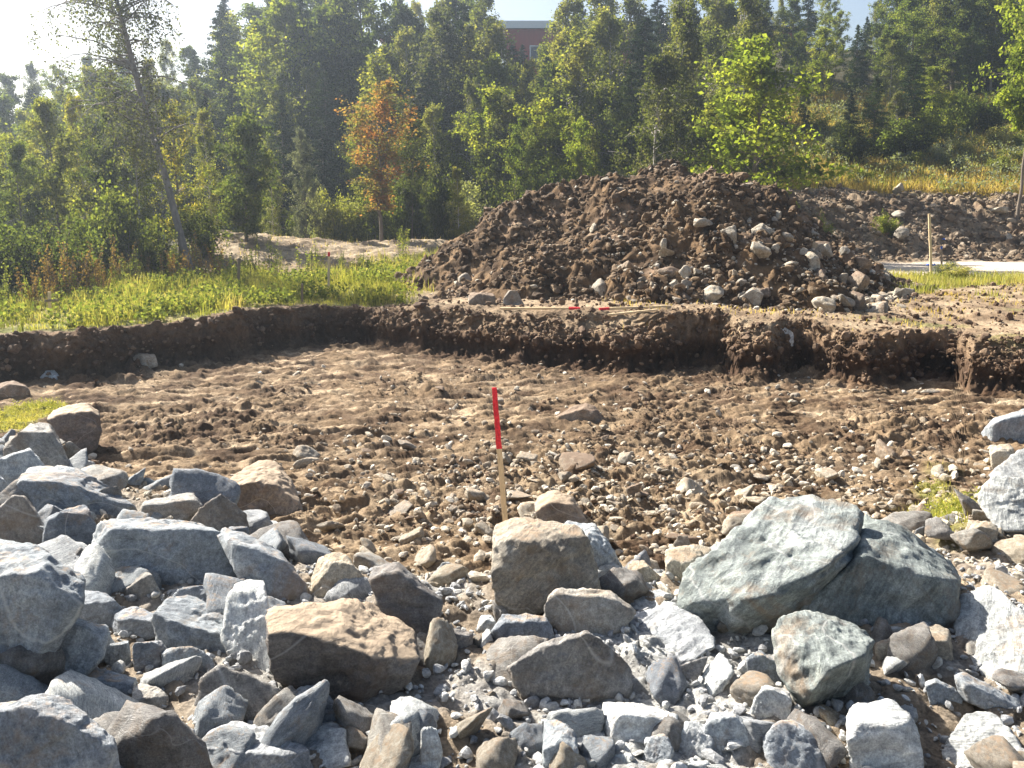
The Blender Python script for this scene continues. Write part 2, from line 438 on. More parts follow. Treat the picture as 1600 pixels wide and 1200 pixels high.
def terrain(x, y, detail=True):
    z, g = base_height(x, y)
    if not detail: return z, g
    s, nb, u, r = g['s'], g['nb'], g['u'], g['r']
    inpit = (1 - g['wall']) * (1 - nb)
    # worked clay on the pit floor: drag marks running across, broken clods
    xr = x * 0.97 + y * 0.24; yr = -x * 0.24 + y * 0.97
    drag = fbm2(xr * 0.9, yr * 5.0, 4, 41, 0.55)
    rough = sst(-0.35, 0.5, noise2(x * 0.35, y * 0.35, 42) + 0.35 * noise2(x * 1.1, y * 1.1, 43) - 0.3 * sst(1, -2, x))
    c1 = clods(x, y * 1.15, 0.42, 51, 0.55); c2 = clods(x, y, 0.20, 52, 0.75, .75); c3 = clods(x, y, 0.10, 53, 0.9, .9)
    nearfade = 1 - sst(26, 40, r)
    z = z + inpit * (0.05 * drag + 0.03 * fbm2(xr * 2.5, yr * 9.0, 3, 44, 0.6) + (0.35 + 0.65 * rough) * (0.08 * c1 + 0.055 * c2 + 0.035 * c3) + 0.03 * fbm2(x * 2.2, y * 2.2, 5, 46, 0.65))
    # wall face and rim
    wf = np.exp(-((s - 0.15) / 0.35) ** 2)
    z = z + wf * (0.10 * c1 + 0.08 * c2 + 0.04 * c3) * 0.9
    rim = g['wall'] * np.exp(-(np.clip(s - 0.4, 0, None) / 1.6)) * sst(-2.8, -1.5, x)
    z = z + rim * (0.05 * c1 + 0.05 * c2 + 0.03 * c3)
    upm = g['wall'] * (1 - rim) * nearfade
    z = z + upm * (0.02 * c2 + 0.012 * c3 + 0.03 * fbm2(x * 1.4, y * 1.4, 3, 61))
    # near bank: gravel and broken stone
    z = z + nb * (0.03 * clods(x, y, 0.13, 71, 0.8, 1.0) + 0.012 * clods(x, y, 0.06, 72, 0.95, 1.0) + 0.05 * fbm2(x * 1.6, y * 1.6, 3, 73))
    # churned bank at the right
    rb = churned(x, y)
    z = z + rb * (0.30 * clods(x, y, 1.5, 81, 0.6, .8) + 0.24 * clods(x, y, 0.7, 82, 0.8) + 0.15 * clods(x, y, 0.34, 83, 0.9))
    z = z + sst(.02, .2, g['hump']) * (0.10 * fbm2(x * 1.2, y * 2, 4, 85) + 0.06 * clods(x, y, 0.5, 86, .6))
    g['c'] = (c1, c2, c3, drag, rough, rb)
    return z, g
def churned(x, y):
    return sst(8, 11.5, x) * sst(38.8, 40.2, y) * (1 - sst(45.2, 47.5, y + 1.2 * noise2(x * 0.25, 0 * y, 33) + np.clip(x - 17, 0, 30) * 0.12)) * (1 - sst(34, 40, x))
def zs(x, y, detail=True):
    z, _ = terrain(np.array([float(x)]), np.array([float(y)]), detail)
    return float(z[0])
def ground_hit(px, py, ymin=2.0):
    """where the sight line through a pixel meets the ground"""
    Y = np.concatenate([np.arange(ymin, 12, 0.02), np.arange(12, 70, 0.1)])
    d = ray(px, py)
    z, _ = base_height(d[0] * Y, Y)
    hit = np.nonzero(CAMZ + d[2] * Y < z)[0]
    i = hit[0] if len(hit) else len(Y) - 1
    return Y[i]

def ground_color(x, y, z, g):
    s, nb, u, r, wall = g['s'], g['nb'], g['u'], g['r'], g['wall']
    c1, c2, c3, drag, rough, rb = g['c']
    n = lambda f, sd: fbm2(x * f, y * f, 4, sd)
    def C(*c): return np.array(c)[None, :]
    def mix(a, b, t): return a + (b - a) * t[:, None]
    dark = C(0.100, 0.064, 0.038); mid = C(0.215, 0.153, 0.092); pale = C(0.42, 0.325, 0.215)
    col = mix(dark, mid, sst(-0.5, 0.5, n(1.3, 91)))
    xr = x * 0.97 + y * 0.24; yr = -x * 0.24 + y * 0.97
    streak = fbm2(xr * 0.55, yr * 3.2, 5, 92, 0.6)
    zone = sst(-0.3, 0.35, noise2(x * 0.22 + 3, y * 0.3, 93) + 0.35 * sst(2, -4, x))
    col = mix(col, pale, sst(0.0, 0.4, streak) * (0.25 + 0.75 * zone) * (1 - 0.75 * np.clip(c1 + c2, 0, 1)))
    # stonier, dustier soil towards the right and near
    dusty = sst(15, 8, r) * sst(-5, 1, x)
    col = mix(col, C(0.40, 0.32, 0.215), dusty * 0.6 * sst(-0.4, 0.4, n(2.0, 94)))
    # wall: dark moist soil
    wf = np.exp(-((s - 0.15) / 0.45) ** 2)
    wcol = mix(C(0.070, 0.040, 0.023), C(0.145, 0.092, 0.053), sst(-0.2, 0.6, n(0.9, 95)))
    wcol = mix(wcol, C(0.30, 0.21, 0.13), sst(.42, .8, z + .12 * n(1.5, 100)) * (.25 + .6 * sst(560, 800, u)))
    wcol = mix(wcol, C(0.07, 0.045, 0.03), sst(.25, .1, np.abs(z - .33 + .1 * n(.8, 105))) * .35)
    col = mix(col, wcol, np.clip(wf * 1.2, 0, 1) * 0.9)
    # upper level
    dry = mix(C(0.20, 0.145, 0.092), C(0.32, 0.245, 0.16), sst(-0.4, 0.5, n(0.8, 96)))
    upm = sst(0.45, 0.9, s)
    col = mix(col, dry, upm)
    gm = grass_mask(x, y, s)
    col = mix(col, mix(C(0.16, 0.17, 0.05), C(0.26, 0.22, 0.09), sst(-0.3, 0.4, n(0.7, 97))), upm * gm)
    # hump of scraped pale earth
    col = mix(col, mix(C(0.36, 0.29, 0.195), C(0.24, 0.185, 0.12), sst(-0.3, 0.3, n(1.1, 98))), np.clip(g['hump'] * 4 - .1, 0, 1) * (1 - gm))
    # road
    road = sst(11, 13, x) * sst(30.8, 31.6, y + 0.3 * noise2(x * 0.4, y * 0.4, 99)) * (1 - sst(38.6, 39.6, y))
    col = mix(col, C(0.60, 0.53, 0.44), road)
    # right-hand bank and slope
    bank = mix(C(0.15, 0.105, 0.068), C(0.26, 0.20, 0.135), sst(-0.3, 0.3, n(0.9, 101)))
    col = mix(col, bank, np.clip(rb * 1.5, 0, 1))
    slope = g['right'] * sst(44.5, 46.5, y) 
    col = mix(col, mix(C(0.38, 0.29, 0.11), C(0.19, 0.21, 0.07), sst(-0.3, 0.35, n(0.35, 102))), slope * (1 - np.clip(rb * 1.5, 0, 1)))
    # forest floor
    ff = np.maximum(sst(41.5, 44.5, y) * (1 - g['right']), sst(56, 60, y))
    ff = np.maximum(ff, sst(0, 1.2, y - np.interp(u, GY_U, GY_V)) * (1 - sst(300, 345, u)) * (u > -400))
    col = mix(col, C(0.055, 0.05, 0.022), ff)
    # near bank: grey crushed rock, brown where soil shows
    gr = mix(C(0.40, 0.405, 0.39), C(0.27, 0.225, 0.17), sst(-0.1, 0.5, n(0.9, 103) + 0.25 + .25 * sst(4, 6, r)))
    near = sst(0.55, 0.98, nb + 0.2 * n(1.5, 104)) * sst(7.2, 5.2, r + 1.2 * sst(700, 1300, u))
    col = mix(col, gr, near)
    moss = mossy(x, y)
    col = mix(col, C(0.25, 0.27, 0.06), moss * 0.85)
    return np.clip(col, 0.01, 0.8)
def grass_mask(x, y, s):
    n = fbm2(x * 0.5, y * 0.5, 3, 111)
    u = 800 + F_PX * x / np.maximum(y, 1)
    left = sst(-1.8, -3.2, x + 0.6 * n) * sst(0.55, 1.1, s + 0.3 * n) * (1 - sst(-.6, .6, y + 0.8 * n - np.interp(u, GY_U, GY_V)))
    rightg = sst(9.5, 12, x + 1.5 * n) * sst(25, 28.5, y + 2.5 * n) * (1 - sst(30.3, 31.2, y)) + 0.55 * sst(0.25, 0.6, n + 0.12) * sst(5.5, 8, x) * (1 - sst(28, 31, y))
    return np.clip(left + rightg, 0, 1)
def patch_at(px_, q0, q1):
    y0, y1 = ground_hit(px_, q1), ground_hit(px_, q0)
    Y = (y0 + y1) / 2; p = at(px_, 600, Y)
    return p[0], Y, (y1 - y0) / 2
PATCH_A = patch_at(1485, 742, 880); PATCH_B = patch_at(22, 628, 690)
def mossy(x, y):
    n = 0.25 * fbm2(x * 1.7, y * 1.7, 3, 121)
    ua, _ = to_px(x, np.maximum(y, 2.0), np.full(np.shape(x), 0.8))
    a = 1 - sst(0.5, 1.0, np.hypot((ua - 1480) / 75, (y - PATCH_A[1]) / PATCH_A[2]) + n)
    b = 1 - sst(0.5, 1.0, np.hypot((x - PATCH_B[0]) / 0.6, (y - PATCH_B[1]) / PATCH_B[2]) + n)
    return np.clip(a + b, 0, 1)

# ------------------------------------------------------------------ the ground sheet
def build_ground():
    # rows follow the pit wall: dense across its face
    rho = np.concatenate([np.linspace(0.001, 0.125, 20), 0.125 * np.exp(np.linspace(0, math.log(0.97 / 0.125), 820))[1:], np.linspace(0.97, 1.075, 150)[1:]])
    far = np.concatenate([np.linspace(0, 18, 230)[1:], np.linspace(18, 30, 120)[1:], 30 * np.exp(np.linspace(0, math.log(230 / 30), 60))[1:]])
    az = np.concatenate([np.linspace(-180, -36, 60)[:-1], np.linspace(-35, 35, 860), np.linspace(36, 180, 60)[1:]])
    az = np.radians(az)
    Ra = np.interp(np.clip(az, AZB[0], AZB[-1]), AZB, RB)
    Rr = np.concatenate([rho[:, None] * Ra[None, :], 1.075 * Ra[None, :] + far[:, None]], 0)
    A = np.broadcast_to(az[None, :], Rr.shape)
    x = (Rr * np.sin(A)).ravel(); y = (Rr * np.cos(A)).ravel()
    z, g = terrain(x, y)
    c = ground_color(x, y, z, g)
    # overhanging, lumpy face of the pit wall: push the steep part back and forth
    wf = sst(0.0, 0.12, g['wall']) * (1 - sst(0.75, 1.0, g['wall']))
    p3 = np.stack([x, y * 0.6, z * 1.3], 1)
    push = np.zeros(len(x)); mk = wf > 0.001
    q3 = p3[mk]; zl = z[mk]
    lump = 1 - 2 * np.abs(fbm3(q3 * 2.6, 3, 131))
    push[mk] = wf[mk] * (0.20 * sst(0.55, 0.15, zl) + 0.11 * lump + 0.16 * noise3(q3 * 1.3, 133) + 0.06 * fbm3(q3 * 8, 3, 134, 0.65))
    x2 = x + push * np.sin(np.arctan2(x, y)); y2 = y + push * np.cos(np.arctan2(x, y))
    nr, na = Rr.shape
    i = np.arange(nr - 1)[:, None] * na + np.arange(na - 1)[None, :]
    f = np.stack([i, i + 1, i + na + 1, i + na], -1).reshape(-1, 4)
    me = mesh_np('ground', np.stack([x2, y2, z], 1), f[:, ::-1], True, M['ground'], col=c)
    o = link('ground', me); o['kind'] = 'structure'
build_ground()

# ------------------------------------------------------------------ dirt mound
CONES = [(1058, 248, 26.0, .70), (1010, 257, 26.4, .70), (960, 264, 26.4, .70), (905, 268, 26.8, .72), (850, 286, 26.8, .76), (800, 305, 26.9, .80), (750, 340, 27.0, .86), (705, 378, 27.0, .9), (680, 408, 26.6, .8),
         (1110, 262, 25.0, .74), (1135, 300, 23.9, .72), (1150, 272, 26.6, .74), (1200, 298, 26.6, .72), (1250, 340, 26.8, .70), (1310, 385, 27.2, .60), (880, 330, 24.8, .66), (780, 395, 24.6, .6)]
CC = [(at(p, q + (0 if i_ == 0 else 4 if p < 860 else 8), Y), k) for i_, (p, q, Y, k) in enumerate(CONES)]
def mound_height(x, y, detail=True):
    zz = []
    for c, k in CC:
        d = np.hypot(x - c[0], (y - c[1]) * 0.96)
        zz.append(c[2] + 0.12 - k * (np.sqrt(d * d + 0.25) - 0.2))
    zz = np.array(zz)
    K = 13.0
    z = np.log(np.sum(np.exp(K * zz), 0)) / K - 0.22
    if detail:
        wob = fbm2(x * 0.55, y * 0.55, 4, 201)
        z = z + 0.30 * wob + 0.10 * fbm2(x * 2.2, y * 0.5, 3, 209)
        rough = 0.10 + 1.0 * sst(-0.30, 0.55, noise2(x * 0.6, y * 0.6, 202) + 0.5 * noise2(x * 1.9, y * 1.9, 208) - .25 * sst(5.5, 2, x))
        z = z + rough * (0.22 * clods(x, y, 0.8, 203, 0.45, .9) + 0.17 * clods(x, y, 0.42, 204, 0.7, .9) + 0.12 * clods(x, y, 0.22, 205, 0.85, .8) + 0.08 * clods(x, y, 0.12, 206, 0.95)) + 0.05 * fbm2(x * 3.5, y * 3.5, 4, 207, 0.65)
    return z
def build_mound():
    xs = np.arange(-4.6, 14.0, 0.036); ys = np.concatenate([np.arange(19.4, 27.6, 0.036), np.arange(27.6, 34, 0.12)])
    X, Y = np.meshgrid(xs, ys); x = X.ravel(); y = Y.ravel()
    z = mound_height(x, y)
    zg, _ = base_height(x, y)
    keep = (z > zg - 0.15).reshape(X.shape)
    # horizontal wander makes lumps overhang
    x2 = x + 0.05 * noise2(x * 4, z * 4 + y * 3, 211); y2 = y + 0.07 * noise2(x * 4 + 7, z * 4 + y * 3, 212)
    n = lambda f, sd: fbm2(x * f, (y + z) * f, 4, sd)
    d = np.array([0.064, 0.039, 0.020]); m_ = np.array([0.178, 0.116, 0.062]); p = np.array([0.36, 0.26, 0.18])
    c = d + (m_ - d) * sst(-0.4, 0.4, n(1.4, 213))[:, None]
    c = c + (p - c) * (sst(0.2, 0.8, n(0.55, 214)) * 0.7)[:, None]
    na = len(xs)
    i = (np.arange(len(ys) - 1)[:, None] * na + np.arange(na - 1)[None, :])
    kk = keep[:-1, :-1] | keep[1:, 1:] | keep[:-1, 1:] | keep[1:, :-1]
    i = i[kk]
    f = np.stack([i, i + 1, i + na + 1, i + na], -1)
    used = np.unique(f); re = np.full(len(x), -1); re[used] = np.arange(len(used))
    me = mesh_np('dirt_mound', np.stack([x2, y2, z], 1)[used], re[f], True, M['mound'], col=c[used])
    o = link('dirt_mound', me)
    tag(o, 'large heap of dark brown excavated soil with stones behind the pit', 'dirt mound')
build_mound()

# ------------------------------------------------------------------ rocks
_ico = {}
def ico(level):
    if level not in _ico:
        bm = bmesh.new(); bmesh.ops.create_icosphere(bm, subdivisions=level, radius=1.0)
        bm.verts.ensure_lookup_table()
        v = np.array([q.co[:] for q in bm.verts]); f = np.array([[q.index for q in t.verts] for t in bm.faces])
        bm.free(); v /= np.linalg.norm(v, axis=1)[:, None]
        _ico[level] = (v, f)
    return _ico[level]
def hull_planes(pts):
    bm = bmesh.new()
    for p in pts: bm.verts.new(tuple(p))
    r = bmesh.ops.convex_hull(bm, input=bm.verts, use_existing_faces=False)
    bm.verts.ensure_lookup_table(); bm.normal_update()
    hv = np.array([v.co[:] for v in bm.verts if v.link_faces])
    c = (hv.min(0) + hv.max(0)) / 2 * 0.5 + hv.mean(0) * 0.5
    P = []
    for f in bm.faces:
        n = np.array(f.normal[:]); a = f.calc_area()
        if np.linalg.norm(n) < 0.5 or a < 1e-7: continue
        h = float(np.dot(n, np.array(f.verts[0].co[:]) - c))
        if h < 0: n, h = -n, -h
        P.append((n, h))
    bm.free()
    Q = []
    for n, h in P:
        if not any(np.dot(n, m) > 0.995 for m, _ in Q): Q.append((n, h))
    return hv, c, Q
def rock_verts(pts, level, seed, soft=90, rough=1.0, chips=10, strata=0.5):
    r = np.random.default_rng(seed)
    hv, c, Q = hull_planes(pts)
    ext = (hv.max(0) - hv.min(0)) / 2 + 1e-3
    size = float(np.cbrt(np.prod(ext))) * 2
    for k in range(chips):                                 # knock off corners
        v = hv[r.integers(len(hv))] - c; L_ = np.linalg.norm(v)
        n = v / L_ + r.normal(0, 0.35, 3); n /= np.linalg.norm(n)
        sup = max(float(np.dot(n, q - c)) for q in hv)
        Q.append((n, sup * r.uniform(0.77, 0.96)))
    V, Fc = ico(level)
    d = V * ext; d = d / np.linalg.norm(d, axis=1)[:, None]
    Nn = np.array([q[0] for q in Q]); H = np.array([max(q[1], 0.02 * size) for q in Q])
    q = np.clip(d @ Nn.T, 0, None) / H
    q = q * (1 + 0.0)
    qm = q.max(1)
    t = 1 / (qm * np.sum((q / qm[:, None]) ** soft, 1) ** (1 / soft))
    p = d * t[:, None]
    o = r.uniform(0, 50, 3)
    # cracked, layered surface
    sdir = r.normal(0, 1, 3); sdir[2] += 1.5; sdir /= np.linalg.norm(sdir)
    sc_ = 1 / size
    pr = p @ sdir * sc_ * 5.0 + 0.6 * noise3(p * sc_ * 1.5 + o, 5)
    fr = pr - np.floor(pr)
    step = np.floor(pr) * 0.37
    stepn = (np.sin(step * 12.9898 + seed) * 43758.5453) % 1.0
    edge = np.clip(fr / 0.12, 0, 1)
    nprev = (np.sin((np.floor(pr) - 1) * 0.37 * 12.9898 + seed) * 43758.5453) % 1.0
    st = nprev + (stepn - nprev) * edge
    big = fbm3(p * sc_ * 1.7 + o, 3, seed % 97)
    rid = 1 - 2 * np.abs(fbm3(p * sc_ * 3.5 + o, 4, (seed + 31) % 97))
    fine = fbm3(p * sc_ * 11 + o, 3, (seed + 51) % 97, 0.6)
    disp = rough * size * (0.034 * big + 0.016 * rid + 0.014 * fine + 0.035 * strata * (st - 0.5))
    p = p * (1 + (disp / np.linalg.norm(p, axis=1)))[:, None]
    return p, Fc, c, size

boulder_foot = []
def boulder(label, F=(), T=(), mat='grey', lean=0.25, side=0.0, slope=0.05, thick=0.75, dz=0.0, D=None, P=None, level=5, seed=None, rough=1.15, soft=95, strata=0.8, chips=9, name='boulder', cat='boulder', group=None):
    seed = seed if seed is not None else abs(hash((round(F[0][0]) if F else round(P[0][0]), round(F[0][1]) if F else round(P[0][1])))) % 9973
    src = list(F) if F else [(a, b) for a, b, _ in P]
    bx, by = max(src, key=lambda q: q[1])
    if D is None: D = ground_hit(bx, min(by - 4, 1230)) + dz
    mx = sum(q[0] for q in src) / len(src)
    wpx = max(q[0] for q in src + list(T)) - min(q[0] for q in src + list(T))
    W = wpx / F_PX * D
    zb = at(bx, by, D)[2]
    pts = []; pix = []
    if P:
        for a, b, dd in P: pts.append(at(a, b, D + dd)); pix.append((a, b, D + dd))
    else:
        for a, b in F:
            h = at(a, b, D)[2] - zb
            t = D + lean * h - side * (a - mx) / F_PX * D
            pts.append(at(a, b, t)); pix.append((a, b, t))
        # ridge height under each back-top point
        for a, b in T:
            n = len(F); best = None
            xs_ = [q[0] for q in F]; ac = min(max(a, min(xs_) + 1), max(xs_) - 1)
            for i in range(n):
                (x1, y1), (x2, y2) = F[i], F[(i + 1) % n]
                if (x1 - ac) * (x2 - ac) <= 0 and x1 != x2:
                    k = (ac - x1) / (x2 - x1); yy = y1 + k * (y2 - y1)
                    if best is None or yy < best: best = yy
            if best is None: best = min(q[1] for q in F)
            tr = D + lean * (at(ac, best, D)[2] - zb) - side * (ac - mx) / F_PX * D
            zr = at(ac, best, tr)[2]
            vz = ray(a, b)[2]
            t = (zr - slope * tr - CAMZ) / (vz - slope) if abs(vz - slope) > 1e-3 else tr + W * 0.5
            t = min(max(t, tr + 0.03), tr + max(0.9 * W, 0.15))
            pts.append(at(a, b, t)); pix.append((a, b, t))
    cx = sum(q[0] for q in pix) / len(pix); cy = sum(q[1] for q in pix) / len(pix)
    tb = max(q[2] for q in pix) * 0.5 + np.mean([q[2] for q in pix]) * 0.5
    for a, b, t in pix:
        pts.append(at(cx + (a - cx) * 0.86, cy + (b - cy) * 0.86, tb + thick * W * 0.55))
    p, Fc, c, size = rock_verts(pts, level, seed, soft=soft, rough=rough, strata=strata, chips=chips)
    # compensate for rounding and put the origin at the rock's foot
    p = p * 1.035
    foot = np.array([0, 0, p[:, 2].min()])
    o = link(name, mesh_np(name, p - foot, Fc, True, M[mat]), loc=tuple(c + foot))
    tag(o, label, cat, group)
    boulder_foot.append((c[0], c[1], W))
    return o
B = boulder
# ------------------------------------------------------------------ the big rocks of the near bank (outline points are photo pixels, placed where they stand on the bank)
# left pile
B('rounded grey boulder with a thin lit rim behind the leftmost slab', [(8,695),(40,670),(80,674),(99,702),(115,742),(70,760),(15,745)], [(48,661),(76,661)], 'rusty', lean=.35, thick=.5)
B('brown earthy boulder with a flat cut face at the pit edge below the mossy patch', [(75,655),(110,647),(157,642),(160,672),(150,702),(135,712),(98,690)], [(90,636),(150,630)], 'dirty', dz=-.3, thick=.6)
B('thin upright grey slab at the left edge under the rounded boulder', [(-20,725),(35,718),(58,702),(73,728),(62,768),(15,778),(-20,775)], [(56,697)], 'grey', thick=.4)
B('small grey rock cut by the left edge beside the upright slab', [(-25,735),(0,742),(16,765),(5,790),(-25,800)], [(-10,735)], 'grey', thick=.5)
B('long grey slab with a broad white sunlit top sloping right', [(5,790),(33,752),(78,768),(120,762),(165,778),(216,800),(208,822),(165,824),(60,815)], [(45,733),(80,729),(100,732),(182,772)], 'grey', lean=.3, thick=.6, level=6, strata=1.3, slope=.1)
B('diamond shaped dark grey rock leaning at the left edge', [(-10,800),(30,774),(88,852),(68,872),(20,862),(-10,845)], [(33,771)], 'rusty', thick=.5)
B('blocky grey rock with a ribbed sunlit top below the long slab', [(73,820),(95,803),(150,803),(153,830),(142,872),(125,893),(90,880),(68,848)], [(95,794),(120,791),(149,796)], 'grey', thick=.7)
B('giant grey boulder cut by the left edge with a bright rounded top', [(-60,910),(60,902),(110,892),(134,908),(125,955),(40,1098),(0,1112),(-60,1110)], [(-60,842),(30,846),(62,866),(116,888)], 'grey', lean=.12, level=6, thick=.5, slope=.12)
B('large blue-grey block with a white top ledge in the middle of the left pile', [(152,826),(190,838),(225,846),(300,832),(340,832),(372,848),(382,880),(375,915),(300,926),(255,921),(190,893),(146,884)], [(158,816),(220,817),(312,822)], 'grey', lean=.2, level=6, strata=.9)
B('smooth blue-grey rock wedged against the right end of the large block', [(365,850),(400,858),(445,882),(476,917),(475,947),(440,957),(415,937),(380,907)], [(330,823),(382,834),(440,870)], 'grey', lean=.4)
B('low brown slab lying behind the large block', [(212,792),(250,788),(285,784),(318,780),(322,792),(290,822),(265,826),(230,816)], [(220,785),(300,772)], 'rusty')
B('dark pyramid shaped rock with a pointed top behind the large block', [(288,826),(318,794),(345,772),(392,812),(400,850),(350,850),(310,840)], [], 'rusty', thick=.6)
B('big soil-covered boulder standing on the pit floor left of the stake', [(345,778),(372,758),(400,752),(438,765),(472,800),(466,818),(410,824),(380,808)], [(352,762),(374,735),(402,716),(430,722),(458,760)], 'dirty', slope=.15, thick=.4, dz=.2, level=6)
B('small triangular stone with a white top right of the giant boulder', [(130,886),(150,902),(191,917),(176,930),(140,922)], [(128,879),(146,875),(188,900)], 'pale')
B('wedge shaped grey stone with a pale left face below the large block', [(190,927),(228,903),(236,900),(260,940),(238,948),(192,944)], [(190,917),(229,896)], 'rusty')
B('short upright grey stone leaning on the giant boulder', [(122,948),(155,932),(172,932),(190,952),(174,988),(130,980),(115,955)], [(134,922),(164,925)], 'grey')
B('tall tilted grey slab leaning along the giant boulder', [(108,977),(166,987),(171,1002),(160,1027),(140,1048),(90,1092),(52,1064),(75,1030)], [(116,966),(170,980)], 'grey', lean=.1)
B('curved blue-grey slab with a crinkled white upper edge', [(240,968),(300,985),(342,992),(374,1002),(362,1042),(332,1034),(300,1004),(250,1012)], [(270,938),(302,937),(346,960),(376,992)], 'grey', level=6, strata=1.2)
B('stubby rock with a bright ragged top left of the curved slab', [(177,974),(205,967),(240,972),(253,997),(212,1006),(180,992)], [(175,960),(215,949),(238,960)], 'grey', strata=1.0)
B('square upright blue-grey stone under the stubby rock', [(207,1006),(254,1003),(259,1070),(212,1064)], [(210,1001),(250,999)], 'grey')
B('small narrow stone left of the square upright stone', [(166,1012),(200,1005),(206,1052),(182,1050),(166,1034)], [(180,1002),(200,998)], 'grey')
B('wide flat dark slab bridging the hollow in the left pile', [(127,1062),(165,1064),(213,1070),(211,1088),(135,1098)], [(128,1042),(190,1054),(214,1062)], 'grey')
B('oval dark stone in the shade under the flat slab', [(134,1102),(160,1096),(212,1110),(206,1128),(140,1123)], [(150,1092),(200,1098)], 'grey')
B('small brown stone with a bright white cap below the square stone', [(207,1090),(245,1084),(263,1088),(261,1107),(240,1121),(207,1108)], [(213,1069),(242,1073)], 'rusty')
B('large striped slab filling the lower left corner', [(-30,1112),(40,1106),(160,1155),(185,1178),(182,1225),(-30,1230)], [(-30,1100),(38,1092),(85,1093),(160,1136),(172,1150)], 'grey', lean=.3, level=6, strata=1.4, dz=-.28)
B('large flat brown plate leaning between the curved slab and the dark rock', [(303,1105),(320,1052),(336,1037),(400,1062),(446,1082),(440,1094),(380,1134),(345,1136),(310,1120)], [], 'rusty', lean=.5, thick=.4)
B('blue-grey plate in the shade beneath the curved slab', [(252,1012),(300,1010),(338,1035),(312,1085),(262,1080)], [], 'grey', lean=.5, thick=.4)
B('square grey block near the lower left corner', [(234,1147),(300,1146),(304,1192),(240,1198)], [(238,1141),(302,1140)], 'grey')
B('small stone with a curled white top at the corner slab', [(188,1172),(228,1158),(233,1182),(205,1203),(187,1192)], [(196,1158),(222,1148)], 'pale')
B('flat rock with a bright white top at the bottom edge left of the middle', [(322,1168),(400,1184),(482,1187),(484,1222),(330,1222)], [(322,1146),(370,1132),(420,1140),(480,1172)], 'pale', level=6)
B('tall bright-edged slab standing left of the huge brown boulder', [(345,1000),(356,935),(380,907),(412,903),(421,970),(434,1062),(415,1074),(372,1055)], [(378,897),(408,896)], 'pale', lean=.6, side=.1, thick=.5)
B('blue-grey plate lying under the large block', [(262,927),(330,917),(388,903),(386,932),(373,970),(340,964),(278,944)], [], 'grey', lean=.6, thick=.5)
B('huge brown boulder with an earthy flat top in the lower left middle', [(428,992),(470,992),(535,1008),(562,1020),(585,1042),(642,1057),(636,1070),(585,1103),(550,1118),(500,1086),(430,1064)], [(425,960),(490,955),(545,944),(592,950),(634,986),(652,1028)], 'dirty', lean=.1, level=6, thick=.55, slope=.08)
B('dark purple-grey rock in the shade under the huge brown boulder', [(433,1107),(450,1077),(495,1077),(522,1102),(552,1132),(540,1145),(470,1150),(440,1140)], [(455,1073),(495,1072)], 'grey', lean=.4)
B('rounded grey-brown rock behind the huge brown boulder', [(485,905),(500,882),(540,873),(573,907),(571,944),(525,955),(488,950)], [(502,868),(532,862)], 'tan', lean=.3)
B('angular brown rock with a pale sloping top right of the huge boulder', [(575,907),(620,897),(636,922),(676,947),(691,947),(672,990),(650,1012),(620,990),(600,958)], [(585,889),(622,884),(652,900),(690,936)], 'rusty', lean=.15)
B('low dark brown stone right of the angular brown rock', [(655,1002),(670,982),(700,988),(739,1000),(736,1018),(700,1036),(665,1028)], [(672,976),(736,990)], 'rusty')
B('ridged pale stone standing at the bottom left of the white boulder', [(467,1162),(485,1142),(515,1130),(537,1138),(547,1195),(500,1206),(469,1200)], [(510,1122)], 'pale', lean=.9, side=.4)
B('white sunlit boulder at the bottom edge left of the middle', [(556,1185),(575,1147),(602,1132),(650,1122),(662,1134),(658,1225),(556,1225)], [], 'pale', lean=1.7, side=.5, thick=.6, level=6)
B('narrow grey stone against the right side of the white boulder', [(658,1140),(682,1134),(690,1175),(682,1215),(660,1215)], [], 'pale', lean=.4)
# middle
B('large tan and grey boulder with a white top in front of the stake', [(773,852),(800,846),(870,846),(918,843),(929,870),(932,925),(852,930),(802,964),(780,940),(770,882)], [(776,806),(801,803),(850,822),(900,830)], 'tan', lean=.08, level=6, slope=.0, thick=.6)
B('grey-blue boulder half with a white top right of the boulder in front of the stake', [(895,860),(928,842),(950,862),(976,900),(977,924),(932,930),(900,920)], [(880,826),(888,813),(930,819),(948,845)], 'grey', lean=.15, dz=.12, level=6)
B('small rounded tan stone right of the two-part boulder', [(980,892),(1010,880),(1032,902),(1026,924),(985,926)], [(985,876),(1006,875)], 'tan')
B('squared pale rock with a broad sunlit top left of the big green boulder', [(1040,874),(1075,879),(1090,895),(1078,920),(1043,918)], [(1043,854),(1086,851),(1114,858),(1112,872)], 'tan')
B('dark rusty boulder with a white rim below the two-part boulder', [(842,948),(870,930),(920,932),(960,938),(1000,964),(965,988),(945,1004),(880,1004),(853,980)], [(872,922),(905,921),(952,926)], 'rusty', lean=.15)
B('wide pale slab with layered sunlit face in the middle of the bank', [(943,1002),(952,985),(1000,962),(1045,948),(1076,958),(1108,996),(1112,1012),(1060,1050),(1035,1064),(980,1042),(948,1024)], [], 'pale', lean=1.6, side=.3, thick=.35, level=6, strata=1.5)
B('flat pale rock behind the wide layered slab', [(962,932),(1000,924),(1042,919),(1058,948),(1012,958),(982,948)], [], 'pale', lean=1.9, side=.3, thick=.5)
B('long dark boulder with a thin lit crest in the lower middle', [(783,1055),(815,1034),(860,1014),(915,994),(946,1008),(987,1044),(977,1090),(880,1098),(800,1094)], [(850,1009),(915,989)], 'rusty', lean=.18, level=6)
B('dark blue-grey rock left of the dark rusty boulder', [(764,992),(790,973),(830,973),(860,978),(866,1012),(800,1026),(770,1009)], [(786,961),(850,964)], 'grey')
